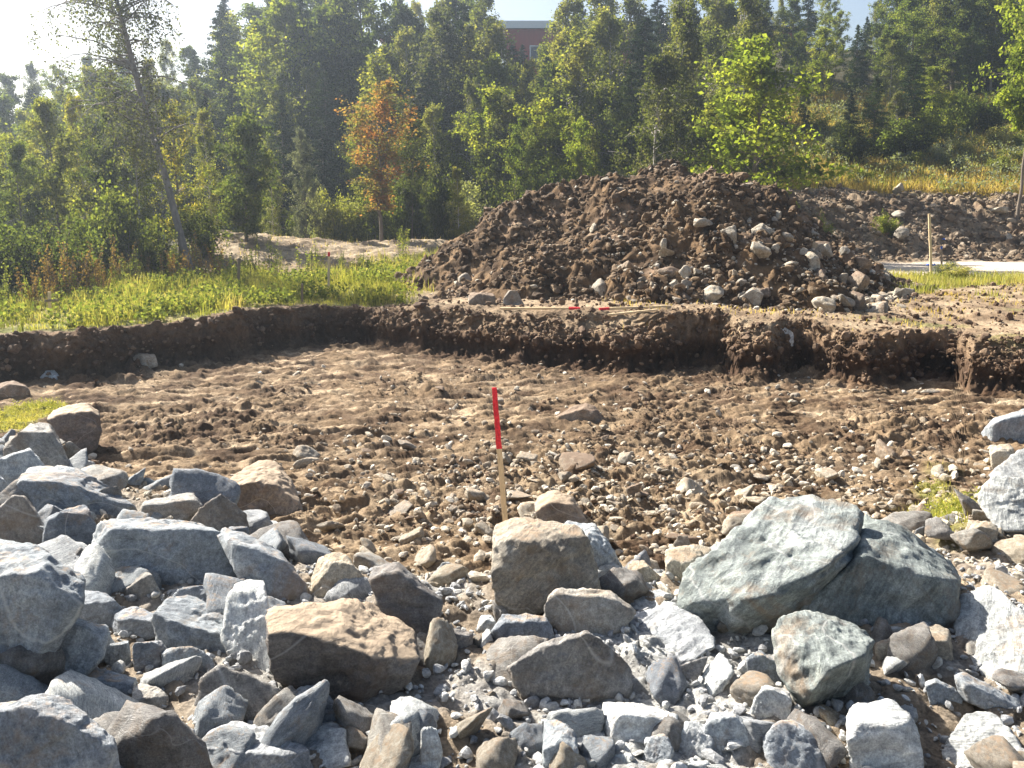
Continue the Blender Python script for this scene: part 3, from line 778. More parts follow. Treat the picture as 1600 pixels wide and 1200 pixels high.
B('small lit stone lying on gravel left of the large tan boulder', [(745,985),(760,968),(775,975),(770,992),(752,996)], [(752,962),(768,960)], 'pale')
B('small bright stone left of the dark blue-grey rock', [(738,1045),(752,1030),(782,1040),(778,1052),(745,1054)], [(742,1026),(765,1024)], 'pale')
# right
B('huge green-grey boulder with a rough sunlit face and shaded underside', P=[(1074,900,.12),(1072,938,.0),(1088,886,.12),(1130,848,.20),(1200,784,.46),(1240,779,.50),(1330,782,.42),(1343,810,.32),(1336,842,.08),(1300,878,-.10),(1255,905,-.18),(1190,930,-.18),(1110,940,-.08),(1130,996,-.02),(1088,978,.0),(1220,974,-.04),(1278,930,.06),(1328,885,.24)], mat='green', level=6, dz=.1, rough=1.5, thick=.55, seed=11, chips=3)
B('second green-grey boulder with a sunlit shoulder behind the upright greenish rock', [(1258,948),(1348,868),(1400,905),(1440,938),(1491,922),(1500,985),(1440,996),(1340,1012),(1256,985)], [(1340,850),(1356,808),(1402,812),(1442,850),(1487,885)], 'green', lean=.1, level=6, slope=-.25, dz=.12, thick=.5, seed=12)
B('upright greenish rock with a lit face and brown patch in front of the right boulders', P=[(1211,988,.12),(1227,953,.24),(1276,952,.28),(1320,970,.22),(1352,990,.14),(1362,1003,.06),(1345,1024,-.08),(1302,1044,-.14),(1262,1092,-.10),(1240,1079,-.04),(1222,1052,.02),(1353,1082,.10),(1280,1112,.06),(1250,1100,.0)], mat='green', level=6, lean=.3, thick=.35, seed=13)
B('small tan stone resting on the long tan block', [(1364,990),(1420,980),(1431,988),(1430,1003),(1370,1010)], [(1362,984),(1415,973),(1426,975)], 'tan')
B('long tan block lying under the right green boulder', [(1370,1006),(1425,1006),(1492,1000),(1494,1038),(1370,1046)], [(1380,1000),(1430,988),(1462,977),(1492,990)], 'tan', thick=.3)
B('large pale slab with striped face cut by the right edge', [(1486,928),(1540,922),(1552,918),(1602,966),(1660,1010),(1660,1090),(1562,1074),(1510,1049),(1508,1002),(1495,952)], [], 'mid', lean=1.3, side=.5, level=6, thick=.4, strata=1.2)
B('small dark triangular stone with a lit edge left of the striped slab', [(1445,1070),(1460,1064),(1506,1088),(1501,1106),(1455,1104)], [(1447,1060),(1460,1059)], 'grey')
B('long thin stone lying below the striped slab', [(1492,1060),(1510,1072),(1594,1106),(1562,1118),(1502,1092)], [(1494,1045),(1520,1058),(1594,1096)], 'grey')
B('pale topped block at the bottom edge right of the middle', [(1325,1140),(1370,1150),(1430,1130),(1438,1225),(1330,1225)], [(1324,1112),(1340,1099),(1386,1088),(1407,1101)], 'pale', lean=.1, slope=.1)
B('rounded white rock at the bottom edge near the right corner', [(1470,1152),(1500,1117),(1550,1117),(1594,1167),(1562,1192),(1556,1225),(1488,1225)], [], 'mid', lean=1.2, side=.4, level=6)
B('dark stone with a lit left edge under the huge green boulder', [(1168,1028),(1190,1018),(1222,1042),(1226,1080),(1174,1076)], [(1172,1019),(1188,1014)], 'grey', lean=.3)
B('bright tilted wedge stone right of the wide layered slab', [(1078,1080),(1125,1019),(1147,1052),(1122,1086),(1094,1092)], [], 'pale', lean=.8, side=.8)
B('flat oval grey stone below the wide layered slab', [(1041,1060),(1060,1042),(1105,1026),(1088,1074),(1060,1077)], [], 'rusty', lean=.4)
B('upright pale block standing in the gravel right of the middle', [(1171,1122),(1182,1078),(1236,1083),(1232,1140),(1186,1137)], [(1183,1073),(1228,1076)], 'pale', lean=.2, side=.3)
B('broad layered pale rock at the bottom right of the long dark boulder', [(941,1128),(970,1118),(1030,1123),(1072,1128),(1047,1153),(976,1180),(945,1164)], [(941,1098),(1000,1099),(1062,1118)], 'pale', strata=1.3)
B('grey angular block at the bottom edge under the long dark boulder', [(850,1172),(898,1153),(908,1205),(850,1225)], [(851,1128),(870,1127),(899,1146)], 'grey')
B('small white block between the angular block and the layered rock', [(902,1168),(945,1163),(947,1185),(915,1186)], [(891,1140),(930,1122),(945,1124)], 'pale')
B('upright striped grey stone at the bottom edge in the middle', [(1003,1182),(1020,1147),(1036,1141),(1052,1177),(1042,1215),(1005,1215)], [], 'grey', lean=.5, side=.4)
B('pale rock with a smooth lit back right of the upright striped stone', [(1046,1168),(1066,1142),(1085,1132),(1116,1160),(1110,1185),(1060,1188)], [(1072,1129),(1100,1130)], 'pale', lean=.4, side=.4)
B('white stone at the bottom edge left of the upright striped stone', [(938,1200),(960,1182),(985,1184),(1002,1212),(940,1225)], [(958,1178),(980,1178)], 'pale', lean=.6)
B('bright flat stone at the bottom edge under the pale rock', [(1050,1205),(1075,1195),(1110,1200),(1112,1225),(1050,1225)], [(1052,1192),(1105,1190)], 'pale')
B('low dark rock half buried left of the upright pale block', [(1098,1140),(1130,1118),(1165,1130),(1180,1165),(1150,1190),(1105,1180)], [(1112,1112),(1145,1116)], 'grey', lean=.3)
B('dark sloping slab at the bottom edge right of the upright pale block', [(1205,1120),(1250,1128),(1290,1170),(1300,1225),(1210,1225),(1190,1160)], [], 'grey', lean=.6)
B('grey brown slab with a smooth flat face at the right edge', [(1534,676),(1556,662),(1602,647),(1660,650),(1660,700),(1586,702),(1548,699)], [(1556,655),(1602,641),(1655,641)], 'grey', lean=.15)
B('small bright-topped block under the slab at the right edge', [(1546,712),(1560,705),(1580,706),(1584,735),(1552,742)], [(1548,698),(1575,693),(1583,698)], 'tan')
B('pale speckled boulder at the right edge above the round one', [(1540,752),(1565,735),(1600,700),(1660,700),(1660,765),(1560,765)], [], 'mid', lean=1.2, side=.4)
B('large round whitish boulder at the right edge', [(1537,790),(1538,765),(1555,750),(1600,746),(1660,760),(1660,830),(1600,838),(1558,825)], [], 'mid', lean=.8, side=.3, level=6, dz=-.2)
B('brown grey block below the round whitish boulder', [(1508,835),(1530,822),(1558,830),(1556,858),(1520,864)], [(1515,820),(1540,815),(1558,822)], 'tan')
B('rounded brown boulder with a white rim alone on the pit floor', [(868,656),(900,642),(920,636),(936,650),(946,659),(915,669),(888,666)], [(895,637),(915,631),(928,636)], 'brown', lean=.2, level=5)
B('broad brown earthy rock behind the boulder in front of the stake', [(838,800),(860,785),(893,790),(915,815),(905,838),(850,836)], [(842,775),(870,769),(890,772)], 'dirty', lean=.3)
B('pale rock sunk into the shaded foot of the left pit wall', [(206,560),(222,555),(243,558),(245,572),(225,580),(210,576)], [(212,553),(240,554)], 'tan', D=ground_hit(225, 583)-.1)
B('jagged pale rock at the left end of the pit wall foot', [(62,592),(75,582),(92,588),(92,600),(65,602)], [(70,578),(84,578)], 'pale')
B('rounded dark boulder at the left edge of the pit floor', [(-10,612),(15,600),(42,604),(48,618),(20,628),(-10,628)], [(0,600),(22,596)], 'brown')
B('brown boulder resting at the left foot of the dirt mound', [(733,464),(750,460),(773,463),(774,480),(752,484),(734,481)], [(738,457),(768,458)], 'brown', D=20.9)
B('pointed grey-brown boulder right of the one at the mound foot', [(786,470),(792,456),(806,452),(819,478),(810,484),(788,482)], [], 'tan', D=20.9)
B('pointed pale stone standing alone at the right foot of the dirt mound', [(1153,466),(1176,452),(1193,460),(1190,478),(1172,482),(1158,474)], [(1176,449),(1188,451)], 'tan', D=20.6)
B('pale pointed slab leaning at the middle of the pit wall', [(1206,528),(1214,508),(1240,520),(1238,540),(1214,544)], [], 'pale', D=18.0)

# ------------------------------------------------------------------ loose stones: shared shapes, one object for each stone
def rand_pts(r, flat):
    n = r.integers(9, 15)
    v = r.normal(0, 1, (n, 3)); v /= np.linalg.norm(v, axis=1)[:, None]
    return v * np.array([r.uniform(.75, 1.25), r.uniform(.6, .95), flat])
STONE_HI = []; STONE_LO = []; STONE_TINY = []
for i in range(12):
    r = np.random.default_rng(500 + i)
    p, Fc, c, size = rock_verts(rand_pts(r, r.uniform(.4, .8)), 4, 600 + i, soft=70, chips=3, rough=1.3)
    STONE_HI.append((p, Fc))
for i in range(10):
    r = np.random.default_rng(700 + i)
    pts = rand_pts(r, r.uniform(.4, .85))
    p, Fc, c, size = rock_verts(pts, 2, 800 + i, soft=50, chips=1)
    STONE_LO.append((p, Fc))
    p, Fc, c, size = rock_verts(pts, 1, 800 + i, soft=50, chips=0)
    STONE_TINY.append((p, Fc))
CLOD_LO = []
for i in range(10):
    r = np.random.default_rng(900 + i)
    p, Fc, c, size = rock_verts(rand_pts(r, r.uniform(.55, .9)), 2, 950 + i, soft=12, chips=0, rough=4.5, strata=.3)
    CLOD_LO.append((p, Fc))
_sm = {}
def stone_mesh(i, mat):
    if (i, mat) not in _sm:
        p, Fc = STONE_HI[i]; _sm[(i, mat)] = mesh_np('stone', p, Fc, True, M[mat])
    return _sm[(i, mat)]
def place_stone(x, y, z, size, mat, label, group, name='stone', cat='stone', sink=.25, tilt=.35, flat=None):
    o = link(name, stone_mesh(rnd.randrange(12), mat))
    o.scale = (size * rnd.uniform(.8, 1.2), size * rnd.uniform(.75, 1.1), size * rnd.uniform(.7, 1.1))
    o.rotation_euler = (rnd.gauss(0, tilt), rnd.gauss(0, tilt), rnd.uniform(0, 6.28))
    o.location = (x, y, z + size * .5 * (1 - 2 * sink))
    if flat: o.scale[2] *= flat
    return tag(o, label, cat, group)
def far_from_boulders(x, y, k=.42):
    return all(math.hypot(x - a, y - b) > k * w_ for a, b, w_ in boulder_foot)
def rot_rand(n, rng, tilt=0.4):
    a = rng.uniform(0, 2 * math.pi, n); b = rng.normal(0, tilt, n); c = rng.normal(0, tilt, n)
    ca, sa, cb, sb, cc, s2 = np.cos(a), np.sin(a), np.cos(b), np.sin(b), np.cos(c), np.sin(c)
    Z = np.zeros(n); O = np.ones(n)
    Rz = np.stack([ca, -sa, Z, sa, ca, Z, Z, Z, O], 1).reshape(n, 3, 3)
    Ry = np.stack([cb, Z, sb, Z, O, Z, -sb, Z, cb], 1).reshape(n, 3, 3)
    Rx = np.stack([O, Z, Z, Z, cc, -s2, Z, s2, cc], 1).reshape(n, 3, 3)
    return Rz @ Ry @ Rx
def scatter_stuff(name, xyz, size, protos, mat, label=None, cat=None, seed=1, sink=.2, smooth=False):
    rng = np.random.default_rng(seed); acc = Acc(); n = len(xyz)
    R = rot_rand(n, rng); S = size[:, None] * rng.uniform(.7, 1.2, (n, 3)); which = rng.integers(0, len(protos), n)
    for k, (p, f) in enumerate(protos):
        idx = np.nonzero(which == k)[0]
        if not len(idx): continue
        v = p[None] * S[idx][:, None, :]
        v = np.einsum('nij,nvj->nvi', R[idx], v) + xyz[idx][:, None, :]
        v[:, :, 2] += (size[idx] * .5 * (1 - 2 * sink))[:, None]
        ff = f[None] + (np.arange(len(idx)) * len(p))[:, None, None]
        acc.add(v.reshape(-1, 3), ff.reshape(-1, 3), rng.uniform(0, 1, len(idx)).repeat(len(p)))
    me = mesh_np(name, np.concatenate(acc.v), np.concatenate(acc.f), smooth, mat, val=np.concatenate(acc.c))
    o = link(name, me); tag(o, label, cat, kind='stuff'); return o

def rubble_material(name, cols, rough=.9):
    m, N, L, b = newmat(name)
    a = N.new('ShaderNodeAttribute'); a.attribute_name = 'var'
    c = ramp(N, L, a.outputs['Fac'], [(i / (len(cols) - 1), k) for i, k in enumerate(cols)]).outputs[0]
    tc = N.new('ShaderNodeTexCoord')
    n1 = nnoise(N, L, 30, 7, .75, tc.outputs['Object']); n2 = nnoise(N, L, 110, 4, .7, tc.outputs['Object'])
    f = ramp(N, L, n1.outputs[0], [(.32, (.6, .6, .6)), (.68, (1.3, 1.3, 1.3))]).outputs[0]
    f2 = ramp(N, L, n2.outputs[0], [(.32, (.75, .75, .75)), (.68, (1.2, 1.2, 1.2))]).outputs[0]
    c = mixc(N, L, 1.0, mixc(N, L, 1.0, c, f, 'MULTIPLY'), f2, 'MULTIPLY')
    L.new(c, b.inputs['Base Color']); b.inputs['Roughness'].default_value = rough
    bump(N, L, mathn(N, L, 'ADD', n1.outputs[0], mathn(N, L, 'MULTIPLY', n2.outputs[0], .3)), b, .6, .02)
    return m
M['pitstuff'] = rubble_material('pit_gravel', [(.20, .155, .11), (.36, .30, .22), (.44, .385, .30), (.52, .47, .39)])
M['clodstuff'] = rubble_material('soil_crumbs', [(.095, .057, .035), (.15, .098, .06), (.22, .15, .095)])
M['moundclod'] = rubble_material('mound_crumbs', [(.062, .038, .020), (.12, .078, .043), (.20, .138, .08)])
M['greystuff'] = rubble_material('bank_gravel', [(.24, .24, .24), (.37, .375, .375), (.44, .43, .40), (.58, .58, .56)])

# stones on the pit floor: the biggest as single objects
def pit_density(x, y):
    r = math.hypot(x, y)
    u = 800 + F_PX * x / y
    d = .10 + .9 * max(0, min(1, (13.5 - r) / 4.5))
    d *= max(.12, min(1, (u - 330) / 420))
    return d
n = 0; tries = 0
while n < 175 and tries < 20000:
    tries += 1
    y = rnd.uniform(6.6, 17.5); x = rnd.uniform(-.56, .56) * y
    if rnd.random() > pit_density(x, y): continue
    if not far_from_boulders(x, y, .6): continue
    z, g = base_height(np.array([x]), np.array([y]))
    if g['wall'][0] > .02 or (g['nb'][0] > .55): continue
    s_ = min(.27, .095 * math.exp(rnd.gauss(.25, .45)))
    u = 800 + F_PX * x / y
    mt = rnd.choice(['tan', 'tan', 'tan', 'brown']); zz_ = zs(x, y); pp = to_px(x, y, zz_)
    place_stone(x, y, zz_ - .012, s_, mt, TONE[mt] + ' stone ' + beside(pp[0], pp[1], LM_PIT), 'loose stones on the pit floor', sink=.22, flat=rnd.uniform(.5, .95))
    n += 1
rng = np.random.default_rng(21)
def field(nc, y0, y1, dens, size_fn, keep_fn, seed):
    rng = np.random.default_rng(seed)
    y = rng.uniform(y0, y1, nc); x = rng.uniform(-.66, .74, nc) * y
    m = rng.uniform(0, 1, nc) < dens(x, y)
    x, y = x[m], y[m]
    z, g = terrain(x, y)
    k = keep_fn(x, y, g)
    return np.stack([x, y, z], 1)[k], size_fn(rng, k.sum())
def pdv(x, y):
    r = np.hypot(x, y); u = 800 + F_PX * x / y
    return np.clip((14.0 - r) / 4.5, .06, 1) * np.clip((u - 300) / 420, .12, 1) * np.clip(y / 14, .3, 1)
P_, S_ = field(25000, 6.3, 18.5, pdv, lambda r, n_: .040 * np.exp(r.normal(0, .45, n_)).clip(.3, 2.2), lambda x, y, g: (g['wall'] < .05) & (g['nb'] < .6), 31)
scatter_stuff('pit_gravel', P_, S_, STONE_LO, M['pitstuff'], 'small tan stones and gravel strewn over the pit floor', 'gravel', 32)
P_, S_ = field(60000, 6.5, 22, lambda x, y: sst(-.15, .45, fbm2(x * .8, y * 1.6, 3, 45)) * (.45 + .55 * sst(-2, .5, x)) * np.clip(y / 16, .4, 1), lambda r, n_: .024 * np.exp(r.normal(0, .45, n_)).clip(.3, 3), lambda x, y, g: (g['wall'] < .98) & (g['nb'] < .7) & ((g['c'][4] > .25) | (g['wall'] > .02)), 33)
scatter_stuff('soil_crumbs', P_, S_, STONE_TINY, M['clodstuff'], 'dark brown soil crumbs scattered over the pit floor and wall', 'soil crumbs', 34)
P_, S_ = field(9000, 16, 30, lambda x, y: np.full(x.shape, .7), lambda r, n_: .04 * np.exp(r.normal(0, .5, n_)).clip(.3, 3), lambda x, y, g: (g['wall'] > .98) & (x > -3), 35)
scatter_stuff('soil_lumps', P_, S_, CLOD_LO, M['clodstuff'], 'brown soil lumps lying on the ledge between pit and mound', 'soil lumps', 36)

# chunks in the pit wall
rng = np.random.default_rng(37)
az_ = rng.uniform(AZB[0], AZB[-1], 4200); R_ = np.interp(az_, AZB, RB) + rng.uniform(-.25, .9, 4200)
xx = R_ * np.sin(az_); yy = R_ * np.cos(az_); zz, gg = terrain(xx, yy); k = (gg['wall'] > .02) & (gg['wall'] < .995)
scatter_stuff('wall_clods', np.stack([xx, yy - .05, zz], 1)[k], (.034 * np.exp(rng.normal(0, .55, k.sum()))).clip(.015, .16), CLOD_LO, M['clodstuff'], 'dark clods sticking out of the pit wall', 'soil clods', 38)

# fill of the near bank: angular rocks as objects, gravel as stuff
n = 0; tries = 0
while n < 298 and tries < 20000:
    tries += 1
    y = rnd.uniform(2.5, 8.0); x = rnd.uniform(-.64, .70) * y
    z, g = base_height(np.array([x]), np.array([y]))
    if g['nb'][0] < .35: continue
    u = 800 + F_PX * x / y
    if not far_from_boulders(x, y, .24): continue
    if mossy(np.array([x]), np.array([y]))[0] > .3: continue
    s_ = min(.17, .068 * math.exp(rnd.gauss(.4, .45)))
    leftp = u < 450
    mt = rnd.choice(['grey', 'grey', 'pale', 'rusty'] if leftp else ['pale', 'rusty', 'tan', 'grey']); pp = to_px(x, y, float(z[0]))
    place_stone(x, y, float(z[0]) - .01, s_ * (1.5 if leftp else 1), mt, 'small ' + TONE[mt] + ' rock ' + beside(pp[0], pp[1], LM_NEAR),
                'small rocks in the left boulder pile' if leftp else 'small rocks in the near bank gravel', name='rock', cat='rock', sink=.2, tilt=.6)
    n += 1
P_, S_ = field(13000, 2.3, 5.0, lambda x, y: np.clip(y / 6, .3, 1) * sst(5.3, 4.2, y), lambda r, n_: .0145 * np.exp(r.normal(0, .55, n_)).clip(.3, 3.2), lambda x, y, g: (g['nb'] > .2) & (mossy(x, y) < .5), 41)
scatter_stuff('bank_gravel', P_, S_, STONE_LO, M['greystuff'], 'crushed grey gravel filling the gaps between the near boulders', 'gravel', 42)

P_, S_ = field(19000, 3.8, 9.5, lambda x, y: np.clip(y / 8, .3, 1) * sst(3.8, 5, y), lambda r, n_: .018 * np.exp(r.normal(0, .6, n_)).clip(.3, 3.5), lambda x, y, g: (g['nb'] > .1) & (mossy(x, y) < .5), 43)
scatter_stuff('slope_gravel', P_, S_, STONE_LO, M['pitstuff'], 'brownish gravel on the slope down from the near bank', 'gravel', 44)
# stones in the mound
n = 0; tries = 0
while n < 150 and tries < 30000:
    tries += 1
    px_ = rnd.uniform(660, 1430); y = rnd.uniform(20.3, 26.2); x = (px_ - 800) / F_PX * y
    zm = float(mound_height(np.array([x]), np.array([y]))[0]); zg = zs(x, y, False)
    if zm < zg: 
        if zm < zg - .5: continue
        zm = zg
    p0 = mound_height(np.array([x, x]), np.array([y - .25, y + .25]), False)
    low = max(0, min(1, (3.4 - zm) / 2.2)); rightish = max(0, min(1, (px_ - 850) / 200))
    if rnd.random() > .05 + .95 * low * rightish: continue
    s_ = min(.34, .11 * math.exp(rnd.gauss(.25, .45))) * (1 + .8 * low * rightish)
    mt = rnd.choice(['tan', 'tan', 'brown'])
    place_stone(x, y - .05, zm - .03, s_ * .8, mt,
                ('large ' if s_ > .2 else 'small ') + TONE[mt] + ' stone in the dirt mound ' + ('near its top' if zm > 3 else 'halfway up' if zm > 1.9 else 'near its foot') + (' on the left slope' if px_ < 850 else ' in the left middle' if px_ < 980 else ' in the right middle' if px_ < 1110 else ' on the right slope' if px_ < 1260 else ' at the right end'), 'stones in the dirt mound', sink=.3, tilt=.6)
    n += 1
rng = np.random.default_rng(51)
xx = rng.uniform(-3.5, 13, 24000); yy = rng.uniform(19.8, 27.5, 24000)
zm = mound_height(xx, yy); zg, _ = base_height(xx, yy)
k = (zm > zg - .05) & (rng.uniform(0, 1, len(xx)) < .25 + .9 * sst(-.35, .4, fbm2(xx * .8, yy * .8, 3, 55)))
scatter_stuff('mound_clods', np.stack([xx, yy, zm - .02], 1)[k], (.05 * np.exp(rng.normal(0, .55, k.sum()))).clip(.02, .20), CLOD_LO, M['moundclod'], 'dark soil clods covering the big dirt mound', 'soil clods', 52)
k2 = (zm > zg - .3) & (rng.uniform(0, 1, len(xx)) < .03 + .22 * sst(3.8, 1.4, zm) * sst(1, 4, xx))
scatter_stuff('mound_stones', np.stack([xx, yy, np.maximum(zm, zg)], 1)[k2], (.05 * np.exp(rng.normal(0, .4, k2.sum()))).clip(.02, .14), STONE_LO, M['pitstuff'], 'small pale stones scattered through the dirt mound', 'small stones', 53)

# stones of the churned bank at the right and a few set ones
xx = rng.uniform(8, 32, 8000); yy = rng.uniform(39, 48, 8000)
rb = churned(xx, yy); k = rb > .3
zz, _ = terrain(xx[k], yy[k])
scatter_stuff('bank_clods', np.stack([xx[k], yy[k], zz], 1), (.085 * np.exp(rng.normal(0, .5, k.sum()))).clip(.03, .3), STONE_LO, rubble_material('bank_clods', [(.12, .085, .055), (.20, .15, .10), (.33, .27, .20)]), 'grey-brown clods and stones of the churned bank behind the road', 'soil clods', 54)
for px_, py_, s_, lab in [(1403, 350, .42, 'pale stone showing white in the middle of the churned bank'), (1407, 385, .50, 'rounded pale boulder at the foot of the churned bank'), (1402, 303, .34, 'tilted pale stone high on the churned bank'),
                     (1560, 345, .5, 'flat grey stone at the right end of the churned bank'), (1575, 380, .42, 'tan stone at the lower right of the churned bank')]:
    Y = ground_hit(px_, py_, 30); p = at(px_, py_, Y)
    place_stone(p[0], p[1], zs(p[0], p[1]) , s_, 'tan', lab, None, name='boulder', cat='boulder', sink=.1, tilt=.3)
for px_, py_, s_, lab in [(1449, 431, .17, 'small white stone in the grass beside the tall stake'), (1330, 460, .2, 'pale stone right of the dirt mound foot'), (1395, 446, .26, 'flat tan stone at the right tip of the dirt mound')]:
    Y = ground_hit(px_, py_, 15); p = at(px_, py_, Y)
    place_stone(p[0], p[1], zs(p[0], p[1]), s_, 'tan', lab, None, sink=.2)
# ------------------------------------------------------------------ stakes
M['wood'] = plain('weathered_wood', (.72, .56, .34), .8, 14, .25, .3, (12, 12, 1.2))
M['oldwood'] = plain('old_wood', (.22, .17, .12), .85, 14, .25, .3, (12, 12, 1.2))
M['redpaint'] = plain('red_spray_paint', (.78, .035, .05), .6, 45, .4, .3)
M['bluepaint'] = plain('blue_paint', (.03, .10, .45), .5, 30, .12, .1)
def prism(a, b, w_, h_, seed=0, mat=None, name='shaft', parent=None, top=1.0, ragged=0.0, segs=8):
    a = np.array(a, float); b = np.array(b, float); t = b - a; L_ = np.linalg.norm(t); t /= L_
    s = np.cross(t, [0, 1, 0.01]) if abs(t[1]) < .9 else np.cross(t, [0, 0, 1]); s /= np.linalg.norm(s); q = np.cross(t, s)
    r = np.random.default_rng(seed); V = []; Fc = []
    e = .16
    sec = [(-1, -1 + e), (-1 + e, -1), (1 - e, -1), (1, -1 + e), (1, 1 - e), (1 - e, 1), (-1 + e, 1), (-1, 1 - e)]
    for i in range(segs + 1):
        k = i / segs; c = a + t * L_ * k + s * r.normal(0, w_ * .03) + q * r.normal(0, w_ * .03)
        for (p1, p2) in sec:
            V.append(c + s * p1 * w_ / 2 * lerp(1, top, k) + q * p2 * h_ / 2 * lerp(1, top, k) + (t * r.uniform(-ragged, ragged) if i == segs else 0))
    for i in range(segs):
        for k in range(8):
            Fc.append((i * 8 + k, i * 8 + (k + 1) % 8, i * 8 + 8 + (k + 1) % 8, i * 8 + 8 + k))
    for o_ in (0, segs * 8):
        for k in (0, 2, 4): Fc.append((o_ + 0, o_ + k + 1, o_ + k + 2, o_ + (k + 3) % 8) if o_ else (o_ + (k + 3) % 8, o_ + k + 2, o_ + k + 1, o_ + 0))
    org = np.array(parent.location) if parent else np.zeros(3)
    me = mesh_np(name, np.array(V) - org, np.array(Fc), False, mat)
    return link(name, me, parent)
def stake(label, foot, top, w_, red_from, wood='wood', paint='redpaint', part='painted_tip', seed=3, group=None, h_=None):
    """red_from: share of the length below the paint"""
    o = empty('survey_stake', tuple(foot)); bpy.context.view_layer.update()
    tag(o, label, 'stake', group)
    f = np.array(foot); t = np.array(top); m_ = f + (t - f) * red_from
    h_ = h_ or w_ * .6
    prism(f - (t - f) * .08, m_, w_, h_, seed, M[wood], 'shaft', o)
    if red_from < 1: prism(m_, t, w_ * 1.04, h_ * 1.04, seed + 1, M[paint], part, o, top=.86, ragged=w_ * .12)
    return o
Y0 = 7.6
foot = at(797, 818, Y0); foot[2] = min(foot[2], zs(foot[0], foot[1], False) + .02)
stake('upright wooden stake with a bright red top standing behind the tan boulder', foot, at(772, 606, Y0 + .05), .044, .69)
def ground_stake(label, px_, py_, ptop, w_, red_from, ymin=14, **k):
    Y = ground_hit(px_[0], py_, ymin); p = at(px_[0], py_, Y); p[2] = zs(p[0], p[1])
    return stake(label, p, at(px_[1], ptop, Y), w_, red_from, **k)
ground_stake('small stake with a red top in the grass before the pale earth hump', (513, 514), 462, 394, .06, .9)
ground_stake('dark weathered post standing in the grass left of the pale earth hump', (372, 374), 452, 404, .07, 1.0, wood='oldwood')
ground_stake('tall plain wooden stake by the road at the right', (1455, 1452), 434, 334, .07, 1.0, ymin=24)
ground_stake('short grey stake beside the tall stake at the road', (1471, 1471), 424, 385, .06, .9, ymin=24, wood='oldwood', paint='bluepaint')
ground_stake('thin stake in the weeds at the edge of the left grass bank', (472, 472), 475, 443, .05, 1.0, wood='oldwood')
# the stake with a cross board at the far left
Y = ground_hit(78, 492, 14); p = at(78, 492, Y); p[2] = zs(p[0], p[1])
o = stake('low stake with a short grey cross board in the weeds at the left', p, at(77, 456, Y), .06, 1.0, wood='wood')
prism(at(70, 470, Y - .03), at(91, 469, Y - .03), .05, .025, 9, M['oldwood'], 'cross_board', o)
def lying(label, a, b, w_, red_end, ya=None, seed=5):
    Ya = ya if ya else ground_hit(a[0], a[1], 15); Yb = ya if ya else ground_hit(b[0], b[1], 15)
    pa = at(a[0], a[1], Ya); pb = at(b[0], b[1], Yb)
    pa[2] = zs(pa[0], pa[1]) + .03; pb[2] = zs(pb[0], pb[1]) + .03
    return stake(label, pa, pb, w_, red_end, seed=seed, h_=w_ * .8)
lying('wooden stake with a red end lying flat at the mound foot on the left', (790, 487), (906, 487), .05, .86)
lying('wooden stake lying askew with its red end pointing left at the mound foot', (1040, 484), (936, 492), .05, .85, seed=6)
lying('thin bare lath lying on the ledge below the lying stakes', (955, 501), (1028, 494), .04, 1.0, seed=7)
# blue plastic bits by the tall stake
def scrap(label, px_, py_, Y, s_):
    p = at(px_, py_, Y); p[2] = zs(p[0], p[1]) + .05
    r = np.random.default_rng(int(px_)); n_ = 9
    X, Z = np.meshgrid(np.linspace(-1, 1, n_), np.linspace(-1, 1, n_))
    v = np.stack([X.ravel() * s_, Z.ravel() * s_ * .5, np.zeros(n_ * n_)], 1)
    v[:, 2] = s_ * .35 * fbm2(v[:, 0] * 3 / s_, v[:, 1] * 4 / s_, 3, int(px_)) + s_ * .2
    i = np.arange(n_ - 1)[:, None] * n_ + np.arange(n_ - 1)[None, :]
    f = np.stack([i, i + 1, i + n_ + 1, i + n_], -1).reshape(-1, 4)
    o = link('plastic_scrap', mesh_np('plastic_scrap', v, f, True, M['bluepaint']), loc=tuple(p))
    md = o.modifiers.new('thick', 'SOLIDIFY'); md.thickness = .012
    return tag(o, label, 'plastic scrap')
scrap('blue plastic scrap in the grass at the foot of the tall stake', 1456, 397, 36.5, .16)
scrap('blue plastic scrap lying on the bank right of the tall stake', 1470, 378, ground_hit(1470, 380, 36), .2)

# ------------------------------------------------------------------ plants
def quads(c, r_, s_, rng, droop=0.0, aspect=.6):
    """leaf quads (rhombs) at centres c, size s_"""
    n = len(c)
    a = rng.normal(0, 1, (n, 3)); a[:, 2] -= droop; a /= np.linalg.norm(a, axis=1)[:, None]
    b = np.cross(a, rng.normal(0, 1, (n, 3))); b /= np.linalg.norm(b, axis=1)[:, None] + 1e-9
    s = s_ * rng.uniform(.6, 1.3, (n, 1))
    v = np.stack([c - a * s * .5, c + b * s * .5 * aspect, c + a * s * .5, c - b * s * .5 * aspect], 1).reshape(-1, 3)
    f = (np.arange(n) * 4)[:, None] + np.arange(4)[None]
    return v, f
M['bark'] = plain('bark_brown', (.16, .13, .10), .95, 8, .35, .6, (1, 1, .25))
M['greybark'] = plain('bark_grey', (.20, .18, .165), .95, 6, .5, .6, (1, 1, .4))
M['birchbark'] = plain('bark_birch', (.42, .38, .34), .9, 5, .5, .3, (1, 1, .5))
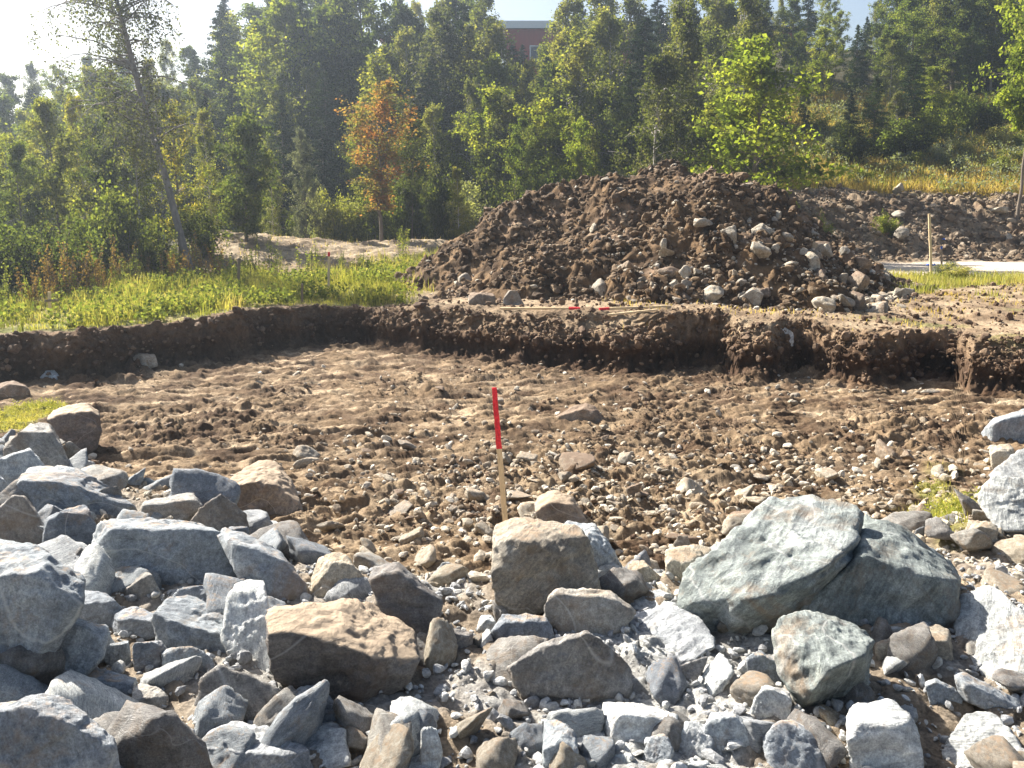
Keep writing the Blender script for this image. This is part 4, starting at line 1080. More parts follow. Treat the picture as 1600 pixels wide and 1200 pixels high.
LEAF = {
 'birch': leaf_material('leaf_birch', [(.06, .075, .025), (.125, .145, .05), (.24, .235, .10)], .5),
 'aspen': leaf_material('leaf_aspen', [(.05, .07, .022), (.11, .145, .042), (.21, .225, .075)], .5),
 'maple': leaf_material('leaf_maple', [(.08, .11, .025), (.16, .20, .045), (.28, .30, .07)], .55, .1),
 'spruce': leaf_material('leaf_spruce', [(.02, .035, .018), (.035, .055, .025), (.05, .075, .03)], .15),
 'willow': leaf_material('leaf_willow', [(.13, .15, .09), (.22, .24, .16), (.32, .33, .24)], .4),
 'yellow': leaf_material('leaf_yellow', [(.09, .12, .035), (.17, .175, .05), (.33, .27, .08)], .5),
 'rowan': leaf_material('leaf_rowan', [(.08, .10, .045), (.13, .12, .06), (.20, .125, .07), (.28, .125, .08)], .45),
 'shrub': leaf_material('leaf_shrub', [(.035, .05, .018), (.08, .10, .032), (.17, .18, .065)], .45),
 'grass': leaf_material('leaf_grass', [(.13, .15, .04), (.25, .26, .075), (.40, .36, .15), (.46, .37, .2)], .35, .1),
 'drygrass': leaf_material('leaf_dry_grass', [(.26, .21, .07), (.45, .34, .14), (.58, .46, .24)], .4, .1),
 'weed': leaf_material('leaf_weed', [(.09, .13, .035), (.17, .20, .06), (.34, .32, .12)], .45, .2),
 'brownweed': leaf_material('leaf_brown_weed', [(.14, .09, .05), (.24, .15, .07), (.35, .25, .11)], .3, .2),
}
def tree_protos(kind, seed, H=10.0, leaves=17000):
    """meshes of a 10 m tree: limbs (trunk and branches) and crown"""
    rng = np.random.default_rng(seed); limbs = Acc(); L_ = []
    nseg = 12
    wob = np.cumsum(rng.normal(0, .07, (nseg + 1, 2)), 0) * (0.2 if kind == 'spruce' else 1.0)
    tr = np.array([(wob[i, 0], wob[i, 1], H * i / nseg) for i in range(nseg + 1)])
    tr -= tr[0] * np.array([1, 1, 0])
    r0 = {'birch': .11, 'aspen': .12, 'maple': .16, 'spruce': .14, 'rowan': .09, 'willow': .09}.get(kind, .11)
    rad = [r0 * (1 - .93 * (i / nseg) ** .9) for i in range(nseg + 1)]
    V, Fc = tube(tr, rad, 7); limbs.add(V, Fc)
    T = lambda h: np.array([np.interp(h, tr[:, 2], tr[:, 0]), np.interp(h, tr[:, 2], tr[:, 1]), h])
    lean = rng.uniform(0, 6.28)
    if kind == 'spruce':
        nb = 150; cs = []
        for i in range(nb):
            k = (i + rng.uniform(0, 1)) / nb; h = H * (.06 + .93 * k ** .92)
            ln = (1 - k) ** .8 * 2.3 * rng.uniform(.7, 1.15) + .10
            az = rng.uniform(0, 6.28); p0 = T(h)
            m_ = 6; path = [p0 + np.array([math.cos(az), math.sin(az), 0]) * ln * j / (m_ - 1) + np.array([0, 0, -.35 * ln * (j / (m_ - 1)) ** .8 + .14 * ln * (j / (m_ - 1)) ** 3]) for j in range(m_)]
            V, Fc = tube(path, [.022 * (1 - .8 * j / (m_ - 1)) for j in range(m_)], 3); limbs.add(V, Fc)
            n_ = int(leaves / nb * (.25 + 1.5 * ln / 1.75))
            t = rng.uniform(.05, 1, n_) ** .8; pa = np.array(path)
            c = np.stack([np.interp(t, np.linspace(0, 1, m_), pa[:, q]) for q in range(3)], 1)
            sp = (.34 * ln * (1 - .6 * t) + .05)[:, None]
            off = rng.normal(0, .5, (n_, 3)) * sp; off[:, 2] = -np.abs(off[:, 2]) * .9
            cs.append(c + off)
        c = np.concatenate(cs); v, f = quads(c, None, .17, rng, .9, .32)
    else:
        prof = {'birch': (.14, 1.75, .36), 'aspen': (.16, 2.3, .5), 'maple': (.10, 2.6, .52), 'rowan': (.22, 2.2, .6), 'willow': (.05, 2.4, .5), 'standard': (.42, 2.2, .55)}[kind]
        lo, wid, peak = prof
        nb = {'birch': 62, 'aspen': 52, 'maple': 72, 'rowan': 60, 'willow': 60, 'standard': 55}[kind]; cs = []; ws = []
        for i in range(nb):
            k = (i + rng.uniform(0, 1)) / nb
            h0 = H * (lo + (.98 - lo) * k)
            shape = math.sin(math.pi * min(1, (k * .92 + .06) ** (math.log(.5) / math.log(peak)))) ** .7
            ln = wid * (shape * .85 + .15) * rng.uniform(.45, 1.25)
            az = rng.uniform(0, 6.28)
            up = {'birch': .75, 'aspen': .6, 'maple': .5, 'rowan': 1.1, 'willow': 1.0, 'standard': .5}[kind] * (.5 + k)
            p0 = T(max(.3, h0 - ln * up * .5)); m_ = 7
            hd = np.array([math.cos(az), math.sin(az), 0]); path = []
            q = p0.copy(); dr = hd + np.array([0, 0, up])
            for j in range(m_):
                path.append(q.copy()); dd = dr / np.linalg.norm(dr); q = q + dd * ln / (m_ - 1) * 1.15
                dr = dr + rng.normal(0, .22, 3) + np.array([0, 0, -.16 if kind in ('birch',) else -.03])
            V, Fc = tube(path, [.030 * (1 - .85 * j / (m_ - 1)) * (1.2 - k * .6) for j in range(m_)], 3); limbs.add(V, Fc)
            pa = np.array(path)
            # twigs with leaf clusters, uneven from branch to branch
            n_tw = rng.integers(5, 10); dens = rng.uniform(.25, 1.9)
            for _ in range(n_tw):
                t = rng.uniform(.3, 1.0); b0 = np.array([np.interp(t, np.linspace(0, 1, m_), pa[:, q]) for q in range(3)])
                tip = b0 + rng.normal(0, .30, 3) * ln * .6
                if kind == 'birch': tip[2] -= rng.uniform(.1, .7)
                n_ = max(4, int(leaves / nb / 7 * dens * rng.uniform(.6, 1.4)))
                tt = rng.uniform(0, 1, n_)[:, None]
                sp = {'birch': .10, 'aspen': .15, 'maple': .20, 'rowan': .15, 'willow': .13, 'standard': .17}[kind]
                c = b0 + (tip - b0) * tt + rng.normal(0, sp, (n_, 3)) * np.array([1, 1, 1.5 if kind == 'birch' else .8])
                cs.append(c)
                V, Fc = tube([b0, (b0 + tip) / 2 + rng.normal(0, .03, 3), tip], [.009, .006, .003], 3); limbs.add(V, Fc)
        c = np.concatenate(cs)
        s_ = {'birch': .12, 'aspen': .15, 'maple': .20, 'rowan': .13, 'willow': .13, 'standard': .17}[kind]
        v, f = quads(c, None, s_, rng, .5 if kind == 'birch' else .2, .8)
    # leaf tone: clumps plus leaf-to-leaf variation
    val = .5 + .6 * fbm3(c * .8, 2, seed % 50) + rng.normal(0, .16, len(c))
    return limbs, v, f, np.clip(val, 0, 1).repeat(4)
_tp = {}
def tree_meshes(kind, i, leafmat=None, leaves=13000):
    key = (kind, i, leafmat)
    if key not in _tp:
        limbs, v, f, val = tree_protos(kind, 1000 + i * 37 + len(kind) * 7, leaves=leaves)
        lm = limbs.mesh('limbs', M['birchbark'] if kind == 'birch' else M['bark'])
        _tp[key] = (lm, mesh_np('crown', v, f, False, LEAF[leafmat or kind], val=val))
    return _tp[key]
def put_tree(kind, i, x, y, z, H, label, group=None, name=None, width=1.0, leafmat=None, tilt=(0, 0), cat='tree', leaves=13000):
    a, b = tree_meshes(kind, i, leafmat, leaves)
    o = empty(name or {'birch': 'birch_tree', 'aspen': 'aspen_tree', 'maple': 'maple_tree', 'spruce': 'spruce_tree', 'rowan': 'rowan_tree', 'willow': 'willow_tree'}[kind], (x, y, z - .1), rnd.uniform(0, 6.28))
    s = H / 10.0; o.scale = (s * width, s * width, s)
    if tilt != (0, 0): o.rotation_euler = (tilt[0], tilt[1], o.rotation_euler[2])
    tag(o, label, cat, group)
    link('trunk', a, o); link('crown', b, o)
    return o
def tree_px(kind, px_, ytop, Y, label, group=None, i=None, width=1.0, base=None, **k):
    if base is not None:
        Y = ground_hit(px_, base, 18)
    p = at(px_, ytop, Y); z = zs(p[0], Y, False)
    return put_tree(kind, rnd.randrange(3) if i is None else i, p[0], Y, z, max(1.0, p[2] - z), label, group, width=width, **k)
G = {'birch': ('tall slender birch with hazy light green foliage in the hillside forest', 'birches in the hillside forest'),
     'aspen': ('leafy mid green deciduous tree in the hillside forest', 'deciduous trees in the hillside forest'),
     'spruce': ('dark conical spruce in the hillside forest', 'spruces in the hillside forest')}
def wood(kind, u, row):
    where, at_ = (('at the far left above the grass bank', 'far left forest') if u < 330 else ('behind the earth hump left of the mound', 'forest behind the hump') if u < 720 else
                  ('behind the dirt mound', 'forest behind the mound') if u < 1180 else ('above the grassy slope at the right', 'forest above the right slope'))
    q = min(LM_WOOD, key=lambda m: abs(u - m[0])); dx = u - q[0]
    side = 'in line with' if abs(dx) < 18 else ('left of' if dx < 0 else 'right of')
    rw = 'back row ' if row > 70 else 'upper slope ' if row > 62 else 'middle slope ' if row > 55 else 'lower slope ' if row > 50 else 'front row '
    lab = {'birch': 'light green birch, ', 'aspen': 'mid green leafy tree, ', 'spruce': 'dark conical spruce, '}[kind]
    return lab + rw + 'forest, ' + side + ' the ' + q[1], {'birch': 'birches in the ', 'aspen': 'deciduous trees in the ', 'spruce': 'spruces in the '}[kind] + at_
# skyline of the photograph: column -> height of the tree tops
SKY = [(-300, 120), (0, 128), (60, 118), (110, 122), (160, 90), (250, 85), (300, 80), (340, 30), (380, 62), (420, 20), (470, -20), (560, -30), (610, 40), (640, 20), (700, 0), (760, 5), (800, 55), (850, 78), (885, 30), (940, -20), (1000, -10), (1020, 42), (1060, -20),
       (1150, -30), (1220, 20), (1275, 18), (1310, 60), (1360, 45), (1400, -10), (1500, -50), (1600, -60), (1900, -60)]
def skyl(u): return float(np.interp(u, [a for a, _ in SKY], [b for _, b in SKY])) - (36 if u < 330 else 54)
shrub_at = []
# far rows on the hill
for Y, step, dy in ((76, 52, 0), (66, 46, 18), (58, 46, 60)):
    u = -130
    while u < 1740:
        uu = u + rnd.uniform(-16, 16); yy = Y + rnd.uniform(-3, 3)
        top = skyl(uu) + dy + rnd.uniform(-12, 34)
        if uu > 1215: yy += 6
        kind = rnd.choices(['birch', 'aspen', 'spruce'], [4.5, 2.4, 2.2])[0]
        if 780 < uu < 890: top = max(top, 66)
        tree_px(kind, uu, top, yy, *wood(kind, uu, Y), width=rnd.uniform(.9, 1.3))
        u += step * rnd.uniform(.75, 1.25)
# middle rows
for Y, step, lo_, hi_ in ((52, 58, 80, 150), (46.5, 60, 130, 210)):
    u = -110
    while u < 1700:
        if Y < 50 and u > 1180: break
        uu = u + rnd.uniform(-16, 16)
        kind = rnd.choices(['birch', 'aspen', 'spruce'], [4, 2.4, 2.4])[0]
        tt = rnd.uniform(lo_, hi_) - (0 if uu < 1250 else 70)
        yy = Y + rnd.uniform(-1.5, 1.5) + (10 if uu > 1215 else 0)
        tree_px(kind, uu, tt, yy, *wood(kind, uu, Y), width=rnd.uniform(.85, 1.25))
        u += step * rnd.uniform(.8, 1.2)
# the wood goes on beyond the left edge of the view
u = -150
while u > -620:
    kind = rnd.choices(['birch', 'aspen', 'spruce'], [3, 3, 1])[0]
    tree_px(kind, u, rnd.uniform(140, 200), rnd.uniform(34, 46), 'tree of the wood beyond the left edge of the view', 'trees beyond the left edge', width=rnd.uniform(1, 1.4))
    u -= rnd.uniform(16, 30)
# dark wood edge along the top of the right-hand slope
u = 1330
while u < 1690:
    Yf = float(np.interp(u, [1215, 1300, 1400, 1500, 1600, 1700], [46.5, 48, 52, 55.5, 58.5, 60])) + rnd.uniform(0, 2.0)
    kind = rnd.choices(['birch', 'aspen', 'spruce'], [2, 4, 2])[0]
    tree_px(kind, u, rnd.uniform(60, 165), Yf, *wood(kind, u, 51), width=rnd.uniform(1.1, 1.6))
    shrub_at.append((u + rnd.uniform(-12, 12), Yf - rnd.uniform(.3, 1.2)))
    u += rnd.uniform(24, 42)
# trees one can single out
tree_px('spruce', 342, 2, 60, 'tall pointed spruce rising alone above the skyline right of the leaning birch', width=1.0, i=0)
tree_px('spruce', 470, -15, 56, 'tall dark spruce reaching the top edge left of the middle', i=1)
tree_px('spruce', 530, -40, 57, 'second tall dark spruce right of the one left of the middle', i=2)
tree_px('spruce', 722, 2, 58, 'spruce with a thin top left of the red building', i=0)
tree_px('birch', 590, 75, 50, 'full pale green birch behind the red rowan', i=0, width=1.2)
tree_px('birch', 852, 64, 60, 'slim birch standing before the white roof edge of the red building', i=0, width=.9)
tree_px('birch', 910, 45, 50, 'broad light birch in front of the red building', i=1, width=1.3)
tree_px('birch', 1030, 70, 42, 'yellowish birch directly behind the top of the dirt mound', i=2, width=1.1, leafmat='birch')
tree_px('birch', 1070, -10, 45, 'tall birch with a pale thin trunk behind the mound top', i=0, width=1.0)
tree_px('birch', 1165, -30, 50, 'high birch left of the maple whose top leaves the frame', i=1, width=1.0)
tree_px('maple', 1195, 62, 39, 'bright yellow-green maple with a full crown right of the dirt mound', i=0, width=1.25, base=None, leaves=8000)
tree_px('aspen', 1262, 130, 56, 'slim deciduous tree with a bare lower trunk right of the maple', i=0, width=.8)
tree_px('willow', 1385, 45, 66, 'grey-green willow above the grassy slope at the right', i=0, width=1.0)
tree_px('willow', 1320, 115, 65, 'pale willow beside the grey-green one above the grassy slope', i=1, width=1.1)
tree_px('aspen', 1500, -30, 65, 'big dark leafy tree above the grassy slope near the right edge', i=1, width=1.5)
tree_px('aspen', 1440, -20, 68, 'dark full tree left of the big leafy one at the right', i=2, width=1.4)
tree_px('spruce', 1560, -60, 66, 'dark spruce behind the slope at the right edge', i=0, width=1.3)
tree_px('rowan', 590, 118, 38.5, 'rowan tree with orange-red leaves in front of the forest', i=0, width=1.45, leafmat='rowan', leaves=9000)
tree_px('rowan', 640, 180, 40.5, 'half green rowan with many thin stems right of the red one', i=1, width=.8, leafmat='shrub')
tree_px('willow', 470, 195, 40, 'pale silvery willow shrub at the forest edge left of the rowan', i=0, width=.75)
tree_px('aspen', 265, 150, 33, 'tree with golden yellow leaves beside the leaning birch', i=0, width=.9, leafmat='yellow', leaves=5000)
tree_px('maple', 375, 175, 36, 'broad bright green tree right of the leaning birch', i=1, width=1.0, leafmat='aspen')
tree_px('willow', 905, 178, 42, 'light green bushy tree behind the left slope of the dirt mound', i=2, width=.8, leafmat='maple')
tree_px('willow', 815, 180, 43, 'yellow-green young tree left of the dirt mound', i=1, width=.8, leafmat='aspen')
tree_px('birch', 715, 255, 39, 'young yellowing birch at the left foot of the dirt mound', i=2, width=.8, leafmat='birch')
for px_, yt, Y, kind, lm, lab in [(20, 215, 29, 'aspen', 'aspen', 'leafy tree at the left edge above the grass bank'), (75, 150, 31, 'aspen', 'birch', 'thin stemmed tree second from the left edge'),
        (120, 135, 33, 'birch', 'birch', 'tall light birch third from the left edge'), (165, 120, 32, 'aspen', 'aspen', 'high leafy tree just left of the leaning birch'),
        (205, 150, 31, 'birch', 'birch', 'birch with a dark straight stem behind the leaning birch'), (320, 160, 38, 'birch', 'birch', 'hazy birch between the leaning birch and the bright green tree'),
        (-40, 170, 31, 'aspen', 'aspen', 'tree whose crown is cut by the left edge of the view'), (420, 230, 42, 'birch', 'birch', 'small dark birch right of the bright green tree')]:
    tree_px(kind, px_, yt, Y, lab, leafmat=lm, width=.85)
# right-edge tree on the grassy bank: bare trunk low down
Y = 43.5; p = at(1592, 303, Y)
put_tree('standard', 0, at(1594, 303, Y)[0], Y, zs(at(1594, 303, Y)[0], Y, False), 10.4, 'tree with a bare dark trunk on the bank at the right edge', width=.8, leafmat='maple', name='roadside_tree')

# leaning birch at the left
def leaning_birch():
    Y = 29.0
    pts = [(303, 445), (285, 380), (262, 290), (240, 215), (215, 130), (198, 60), (182, 0), (168, -60), (158, -110)]
    P3 = [at(a, b, Y + .1 * i) for i, (a, b) in enumerate(pts)]
    P3[0][2] = zs(P3[0][0], P3[0][1], False) - .1
    o = empty('leaning_birch', tuple(P3[0])); tag(o, 'big birch leaning left with a thick grey trunk and thin drooping foliage', 'tree')
    org = P3[0].copy(); pa = np.array(P3) - org
    rng = np.random.default_rng(77)
    V, Fc = tube(pa, np.interp(range(9), [0, 8], [.12, .04]), 10)
    limbs = Acc(); limbs.add(V, Fc); cs = []
    hs = np.linspace(0, 1, 9)
    for i in range(95):
        k = rng.uniform(.36, 1.0); b0 = np.array([np.interp(k, hs, pa[:, q]) for q in range(3)])
        az = rng.uniform(0, 6.28); ln = rng.uniform(.8, 3.3) * (1.2 - .5 * k); q = b0.copy(); dr = np.array([math.cos(az), math.sin(az), rng.uniform(.2, .9)]); path = []
        for j in range(8):
            path.append(q.copy()); q = q + dr / np.linalg.norm(dr) * ln / 7; dr = dr + np.array([0, 0, -.22]) + rng.normal(0, .12, 3)
        V, Fc = tube(path, [.03 * (1 - .85 * j / 7) for j in range(8)], 4); limbs.add(V, Fc)
        pp = np.array(path)
        for _ in range(rng.integers(5, 10)):
            t = rng.uniform(.25, 1); c0 = np.array([np.interp(t, np.linspace(0, 1, 8), pp[:, q]) for q in range(3)])
            L_ = rng.uniform(.4, 1.3); m_ = 5
            st = [c0 + np.array([rng.normal(0, .04) * j, rng.normal(0, .04) * j, -L_ * j / m_]) for j in range(m_ + 1)]
            V, Fc = tube(st, [.005] * (m_ + 1), 3); limbs.add(V, Fc)
            n_ = int(25 * L_ * (1 if k > .62 else .6)); tt = rng.uniform(0, 1, n_); sa = np.array(st)
            c = np.stack([np.interp(tt, np.linspace(0, 1, m_ + 1), sa[:, q]) for q in range(3)], 1) + rng.normal(0, .07, (n_, 3)); cs.append(c)
    link('trunk', limbs.mesh('limbs', M['greybark']), o)
    c = np.concatenate(cs); v, f = quads(c, None, .075, rng, .5, .8)
    link('crown', mesh_np('crown', v, f, False, LEAF['birch'], val=np.clip(rng.normal(.55, .2, len(c)), 0, 1).repeat(4)), o)
leaning_birch()

def near_wood(u):
    q = min(LM_WOOD, key=lambda m: abs(u - m[0]))
    return ('in line with' if abs(u - q[0]) < 15 else 'left of' if u < q[0] else 'right of') + ' the ' + q[1]
# shrubs along the forest edge
def shrub_proto(seed, leafs=4200, s_=.09):
    rng = np.random.default_rng(seed); limbs = Acc(); cs = []
    for i in range(16):
        az = rng.uniform(0, 6.28); q = np.array([rng.normal(0, .12), rng.normal(0, .12), 0]); dr = np.array([math.cos(az) * .5, math.sin(az) * .5, 1.6]); path = []
        ln = rng.uniform(.9, 2.0)
        for j in range(7):
            path.append(q.copy()); q = q + dr / np.linalg.norm(dr) * ln / 6; dr = dr + rng.normal(0, .25, 3)
        V, Fc = tube(path, [.018 * (1 - .8 * j / 6) for j in range(7)], 3); limbs.add(V, Fc); pa = np.array(path)
        for _ in range(9):
            t = rng.uniform(.15, 1); c0 = np.array([np.interp(t, np.linspace(0, 1, 7), pa[:, k]) for k in range(3)])
            tip = c0 + rng.normal(0, .28, 3); n_ = int(leafs / 144 * rng.uniform(.4, 1.6)); tt = rng.uniform(0, 1, n_)[:, None]
            cs.append(c0 + (tip - c0) * tt + rng.normal(0, .09, (n_, 3)))
    c = np.concatenate(cs); c[:, 2] = np.abs(c[:, 2]); v, f = quads(c, None, s_, rng, .1, .7)
    return limbs.mesh('stems', M['bark']), v, f, np.clip(rng.normal(.5, .2, len(c)) + .25 * fbm3(c * 2, 2, seed), 0, 1).repeat(4)
_sp = {}
def put_shrub(i, lm, x, y, z, H, W_, label, group=None, name='shrub', cat='shrub'):
    if (i, lm) not in _sp:
        a, v, f, val = shrub_proto(300 + i); _sp[(i, lm)] = (a, mesh_np('foliage', v, f, False, LEAF[lm], val=val))
    a, b = _sp[(i, lm)]
    o = empty(name, (x, y, z), rnd.uniform(0, 6.28)); o.scale = (W_ / 2, W_ / 2, H / 2)
    tag(o, label, cat, group); link('stems', a, o); link('foliage', b, o)
def shrub_px(px_, yt, Y, W_, lm, label, group=None):
    p = at(px_, yt, Y); z = zs(p[0], Y, False); put_shrub(rnd.randrange(3), lm, p[0], Y, z, max(.4, p[2] - z), W_, label, group)
u = -60
while u < 480:
    shrub_px(u, rnd.uniform(270, 400), float(np.interp(u, GY_U, GY_V)) + (11 if u > 330 else 0) + rnd.uniform(1.2, 4.0), rnd.uniform(1.6, 2.8), rnd.choice(['shrub', 'shrub', 'shrub', 'aspen']), 'leafy green shrub at the left forest edge ' + near_wood(u), 'shrubs at the left forest edge')
    u += rnd.uniform(30, 54)
u = 480
while u < 1120:
    shrub_px(u, rnd.uniform(230, 345), rnd.uniform(41.5, 44.5), rnd.uniform(1.8, 3.2), rnd.choice(['shrub', 'birch', 'aspen', 'willow']), 'leafy shrub at the foot of the forest ' + near_wood(u), 'shrubs behind the hump and mound')
    u += rnd.uniform(34, 60)
for k_ in range(20):
    u = rnd.uniform(1235, 1640); Y = rnd.uniform(49, 57); x = (u - 800) / F_PX * Y
    put_shrub(rnd.randrange(3), rnd.choice(['willow', 'weed', 'grass', 'shrub']), x, Y, zs(x, Y, False), rnd.uniform(.6, 1.5), rnd.uniform(1.2, 2.4), 'pale green shrub on the grassy slope ' + near_wood(u), 'shrubs on the right slope')
for u, Y in shrub_at:
    x = (u - 800) / F_PX * Y
    put_shrub(rnd.randrange(3), rnd.choice(['shrub', 'aspen']), x, Y, zs(x, Y, False), rnd.uniform(1.6, 3.0), rnd.uniform(2, 3.2), 'dark shrub at the wood edge ' + near_wood(u), 'shrubs at the wood edge above the right slope')
u = 500
while u < 760:
    shrub_px(u, rnd.uniform(235, 340), rnd.uniform(39.2, 41.5), rnd.uniform(1.4, 2.4), rnd.choice(['birch', 'shrub', 'willow', 'aspen']), 'slim young shrub behind the earth hump ' + near_wood(u), 'young shrubs behind the hump')
    u += rnd.uniform(20, 34)
shrub_px(1350, 262, 48.5, 2.0, 'shrub', 'round dark bush in the middle of the dry grass slope')
shrub_px(1290, 335, 41, 1.0, 'weed', 'small green bush at the left end of the churned bank')
shrub_px(1388, 333, 42, 1.3, 'weed', 'bright green weed clump on the churned bank')
shrub_px(1500, 410, 29.5, 1.3, 'grass', 'grey-green weed clump in front of the road')
shrub_px(1475, 405, 30.5, .9, 'willow', 'small grey bush beside the tall stake')

# grass
def blades(name, x, y, h, wd, lm, label, seed, lean=.35, cat='grass', z=None):
    rng = np.random.default_rng(seed); n = len(x)
    if z is None: z, _ = terrain(x, y)
    az = rng.uniform(0, 6.28, n); la = rng.uniform(0, 6.28, n); le = np.abs(rng.normal(0, lean, n)) * h
    b = np.stack([np.cos(az), np.sin(az), np.zeros(n)], 1) * (wd / 2)[:, None]
    r0 = np.stack([x, y, z - .02], 1)
    d1 = np.stack([np.cos(la) * le * .35, np.sin(la) * le * .35, h * .6], 1); d2 = np.stack([np.cos(la) * le, np.sin(la) * le, h], 1)
    v = np.stack([r0 - b, r0 + b, r0 + d1 + b * .7, r0 + d1 - b * .7, r0 + d2 + b * .12, r0 + d2 - b * .12], 1).reshape(-1, 3)
    i = (np.arange(n) * 6)[:, None]
    f = np.concatenate([i + np.array([0, 1, 2, 3]), i + np.array([3, 2, 4, 5])], 0)
    val = np.clip(.45 + .45 * fbm2(x * .8, y * .8, 3, seed) + rng.normal(0, .15, n), 0, 1).repeat(6)
    o = link(name, mesh_np(name, v, f, False, LEAF[lm], val=val)); tag(o, label, cat, kind='stuff'); return o
def region(n, y0, y1, x0, x1, keep, seed):
    rng = np.random.default_rng(seed); y = rng.uniform(y0, y1, n); x = rng.uniform(x0, x1, n); g = base_height(x, y)[1]
    k = keep(x, y, g, rng); return x[k], y[k], rng
x, y, rng = region(150000, 15.5, 36, -22, -1.6, lambda x, y, g, r: (grass_mask(x, y, g['s']) > r.uniform(.15, .7, len(x))) & (fbm2(x * .9, y * .9, 3, 62) < r.uniform(.0, .7, len(x))) & (g['s'] > .5) & (x > -.62 * y), 61)
tall = .07 + .30 * sst(-.1, .6, fbm2(x * .7, y * .7, 3, 63)) + .06 * sst(2, 6, np.hypot(x, y) - 19)
blades('bank_grass', x, y, tall * rng.uniform(.2, 1.4, len(x)), np.full(len(x), .018), 'grass', 'lush yellow-green grass on the left bank above the pit', 64)
x, y, rng = region(60000, 23, 37, 7, 24, lambda x, y, g, r: (grass_mask(x, y, g['s']) > r.uniform(.3, .9, len(x))) & (g['s'] > .6), 65)
blades('roadside_grass', x, y, rng.uniform(.08, .3, len(x)), np.full(len(x), .022), 'grass', 'patchy green grass between the pit edge and the road', 66)
x, y, rng = region(26000, 17, 31, 2, 20, lambda x, y, g, r: (fbm2(x * .6, y * .6, 3, 67) > r.uniform(.1, .9, len(x))) & (g['s'] > .7), 68)
blades('sparse_grass', x, y, rng.uniform(.05, .14, len(x)), np.full(len(x), .016), 'drygrass', 'thin dry grass on the brown ground right of the mound', 69)
x, y, rng = region(110000, 44, 64, 8, 40, lambda x, y, g, r: (churned(x, y) < .3) & (g['right'] > .5), 71)
blades('slope_grass', x, y, rng.uniform(.15, .55, len(x)), np.full(len(x), .045), 'drygrass', 'dry yellow grass on the slope above the churned bank', 72)
x, y, rng = region(11000, 45, 64, 8, 40, lambda x, y, g, r: (churned(x, y) < .3) & (g['right'] > .5) & (fbm2(x * .3, y * .3, 3, 73) > 0), 74)
blades('slope_weeds', x, y, rng.uniform(.3, .8, len(x)), np.full(len(x), .06), 'weed', 'green weeds mixed into the dry grass slope', 75)
def patch_pts(n, seed, lim):
    rng = np.random.default_rng(seed)
    x = np.concatenate([PATCH_A[0] + rng.uniform(-1.5, 1.5, n * 2), PATCH_B[0] + rng.uniform(-.9, .9, n)]); y = np.concatenate([PATCH_A[1] + rng.uniform(-1.4, 1.4, n * 2) * PATCH_A[2], PATCH_B[1] + rng.uniform(-1.4, 1.4, n) * PATCH_B[2]])
    k = mossy(x, y) > rng.uniform(lim, .95, len(x)); return x[k], y[k], rng
x, y, rng = patch_pts(16000, 76, .1)
blades('patch_grass', x, y, rng.uniform(.03, .12, len(x)), np.full(len(x), .007), 'grass', 'low yellow-green grass and moss patches among the boulders', 77, lean=.7)
x, y, rng = region(2500, 24, 40, -12, 0, lambda x, y, g, r: (g['hump'] > .1) & (r.uniform(0, 1, len(x)) < .6), 78)
blades('hump_grass', x, y, rng.uniform(.05, .2, len(x)), np.full(len(x), .02), 'drygrass', 'sparse dry grass on the pale earth hump', 79)
# broad leaved weeds as stuff on the left bank
def leafy(name, x, y, h, s_, lm, label, seed, per=14):
    rng = np.random.default_rng(seed); z, _ = terrain(x, y); n = len(x)
    c = np.stack([x, y, z], 1).repeat(per, 0); hh = h.repeat(per)
    t = rng.uniform(.2, 1, len(c)); c = c + np.stack([rng.normal(0, .10, len(c)) * (hh / .4), rng.normal(0, .10, len(c)) * (hh / .4), hh * t], 1)
    v, f = quads(c, None, s_, rng, 0, .7)
    o = link(name, mesh_np(name, v, f, False, LEAF[lm], val=np.clip(rng.normal(.5, .25, len(c)), 0, 1).repeat(4))); tag(o, label, 'weeds', kind='stuff')
x, y, rng = region(16000, 16.5, 34, -20, -2, lambda x, y, g, r: (grass_mask(x, y, g['s']) > .5) & (fbm2(x * .45, y * .45, 3, 81) > r.uniform(-.1, .6, len(x))) & (x > -.6 * y), 82)
leafy('bank_weeds', x, y, rng.uniform(.12, .5, len(x)), .085, 'weed', 'leafy weeds growing through the grass of the left bank', 83)
x, y, rng = patch_pts(1500, 84, .4)
leafy('patch_weeds', x, y, rng.uniform(.04, .14, len(x)), .022, 'grass', 'tiny leafy weeds in the grass patches among the boulders', 85, per=10)
x, y, rng = region(900, 46, 63, 9, 36, lambda x, y, g, r: (churned(x, y) < .3) & (g['right'] > .5), 86)
leafy('slope_leaves', x, y, rng.uniform(.4, 1.0, len(x)), .13, 'willow', 'pale leafy weeds on the slope above the churned bank', 87, per=40)

# tall single weeds along the left bank
def weed_proto(seed, lm, s_=.05):
    rng = np.random.default_rng(seed); st = Acc(); cs = []
    for i in range(6):
        q = np.array([rng.normal(0, .06), rng.normal(0, .06), 0]); dr = np.array([rng.normal(0, .15), rng.normal(0, .15), 1]); path = []
        ln = rng.uniform(.6, 1.05)
        for j in range(6): path.append(q.copy()); q = q + dr * ln / 5; dr = dr + rng.normal(0, .05, 3)
        V, Fc = tube(path, [.008 * (1 - .12 * j) for j in range(6)], 3); st.add(V, Fc); pa = np.array(path)
        n_ = 60; t = rng.uniform(.15, 1, n_); c = np.stack([np.interp(t, np.linspace(0, 1, 6), pa[:, k]) for k in range(3)], 1) + rng.normal(0, .045, (n_, 3)) * (1.3 - t)[:, None]
        cs.append(c)
    c = np.concatenate(cs); v, f = quads(c, None, s_, rng, 0, .5)
    return st.mesh('stems', M['bark']), mesh_np('leaves', v, f, False, LEAF[lm], val=np.clip(rng.normal(.5, .25, len(c)), 0, 1).repeat(4))
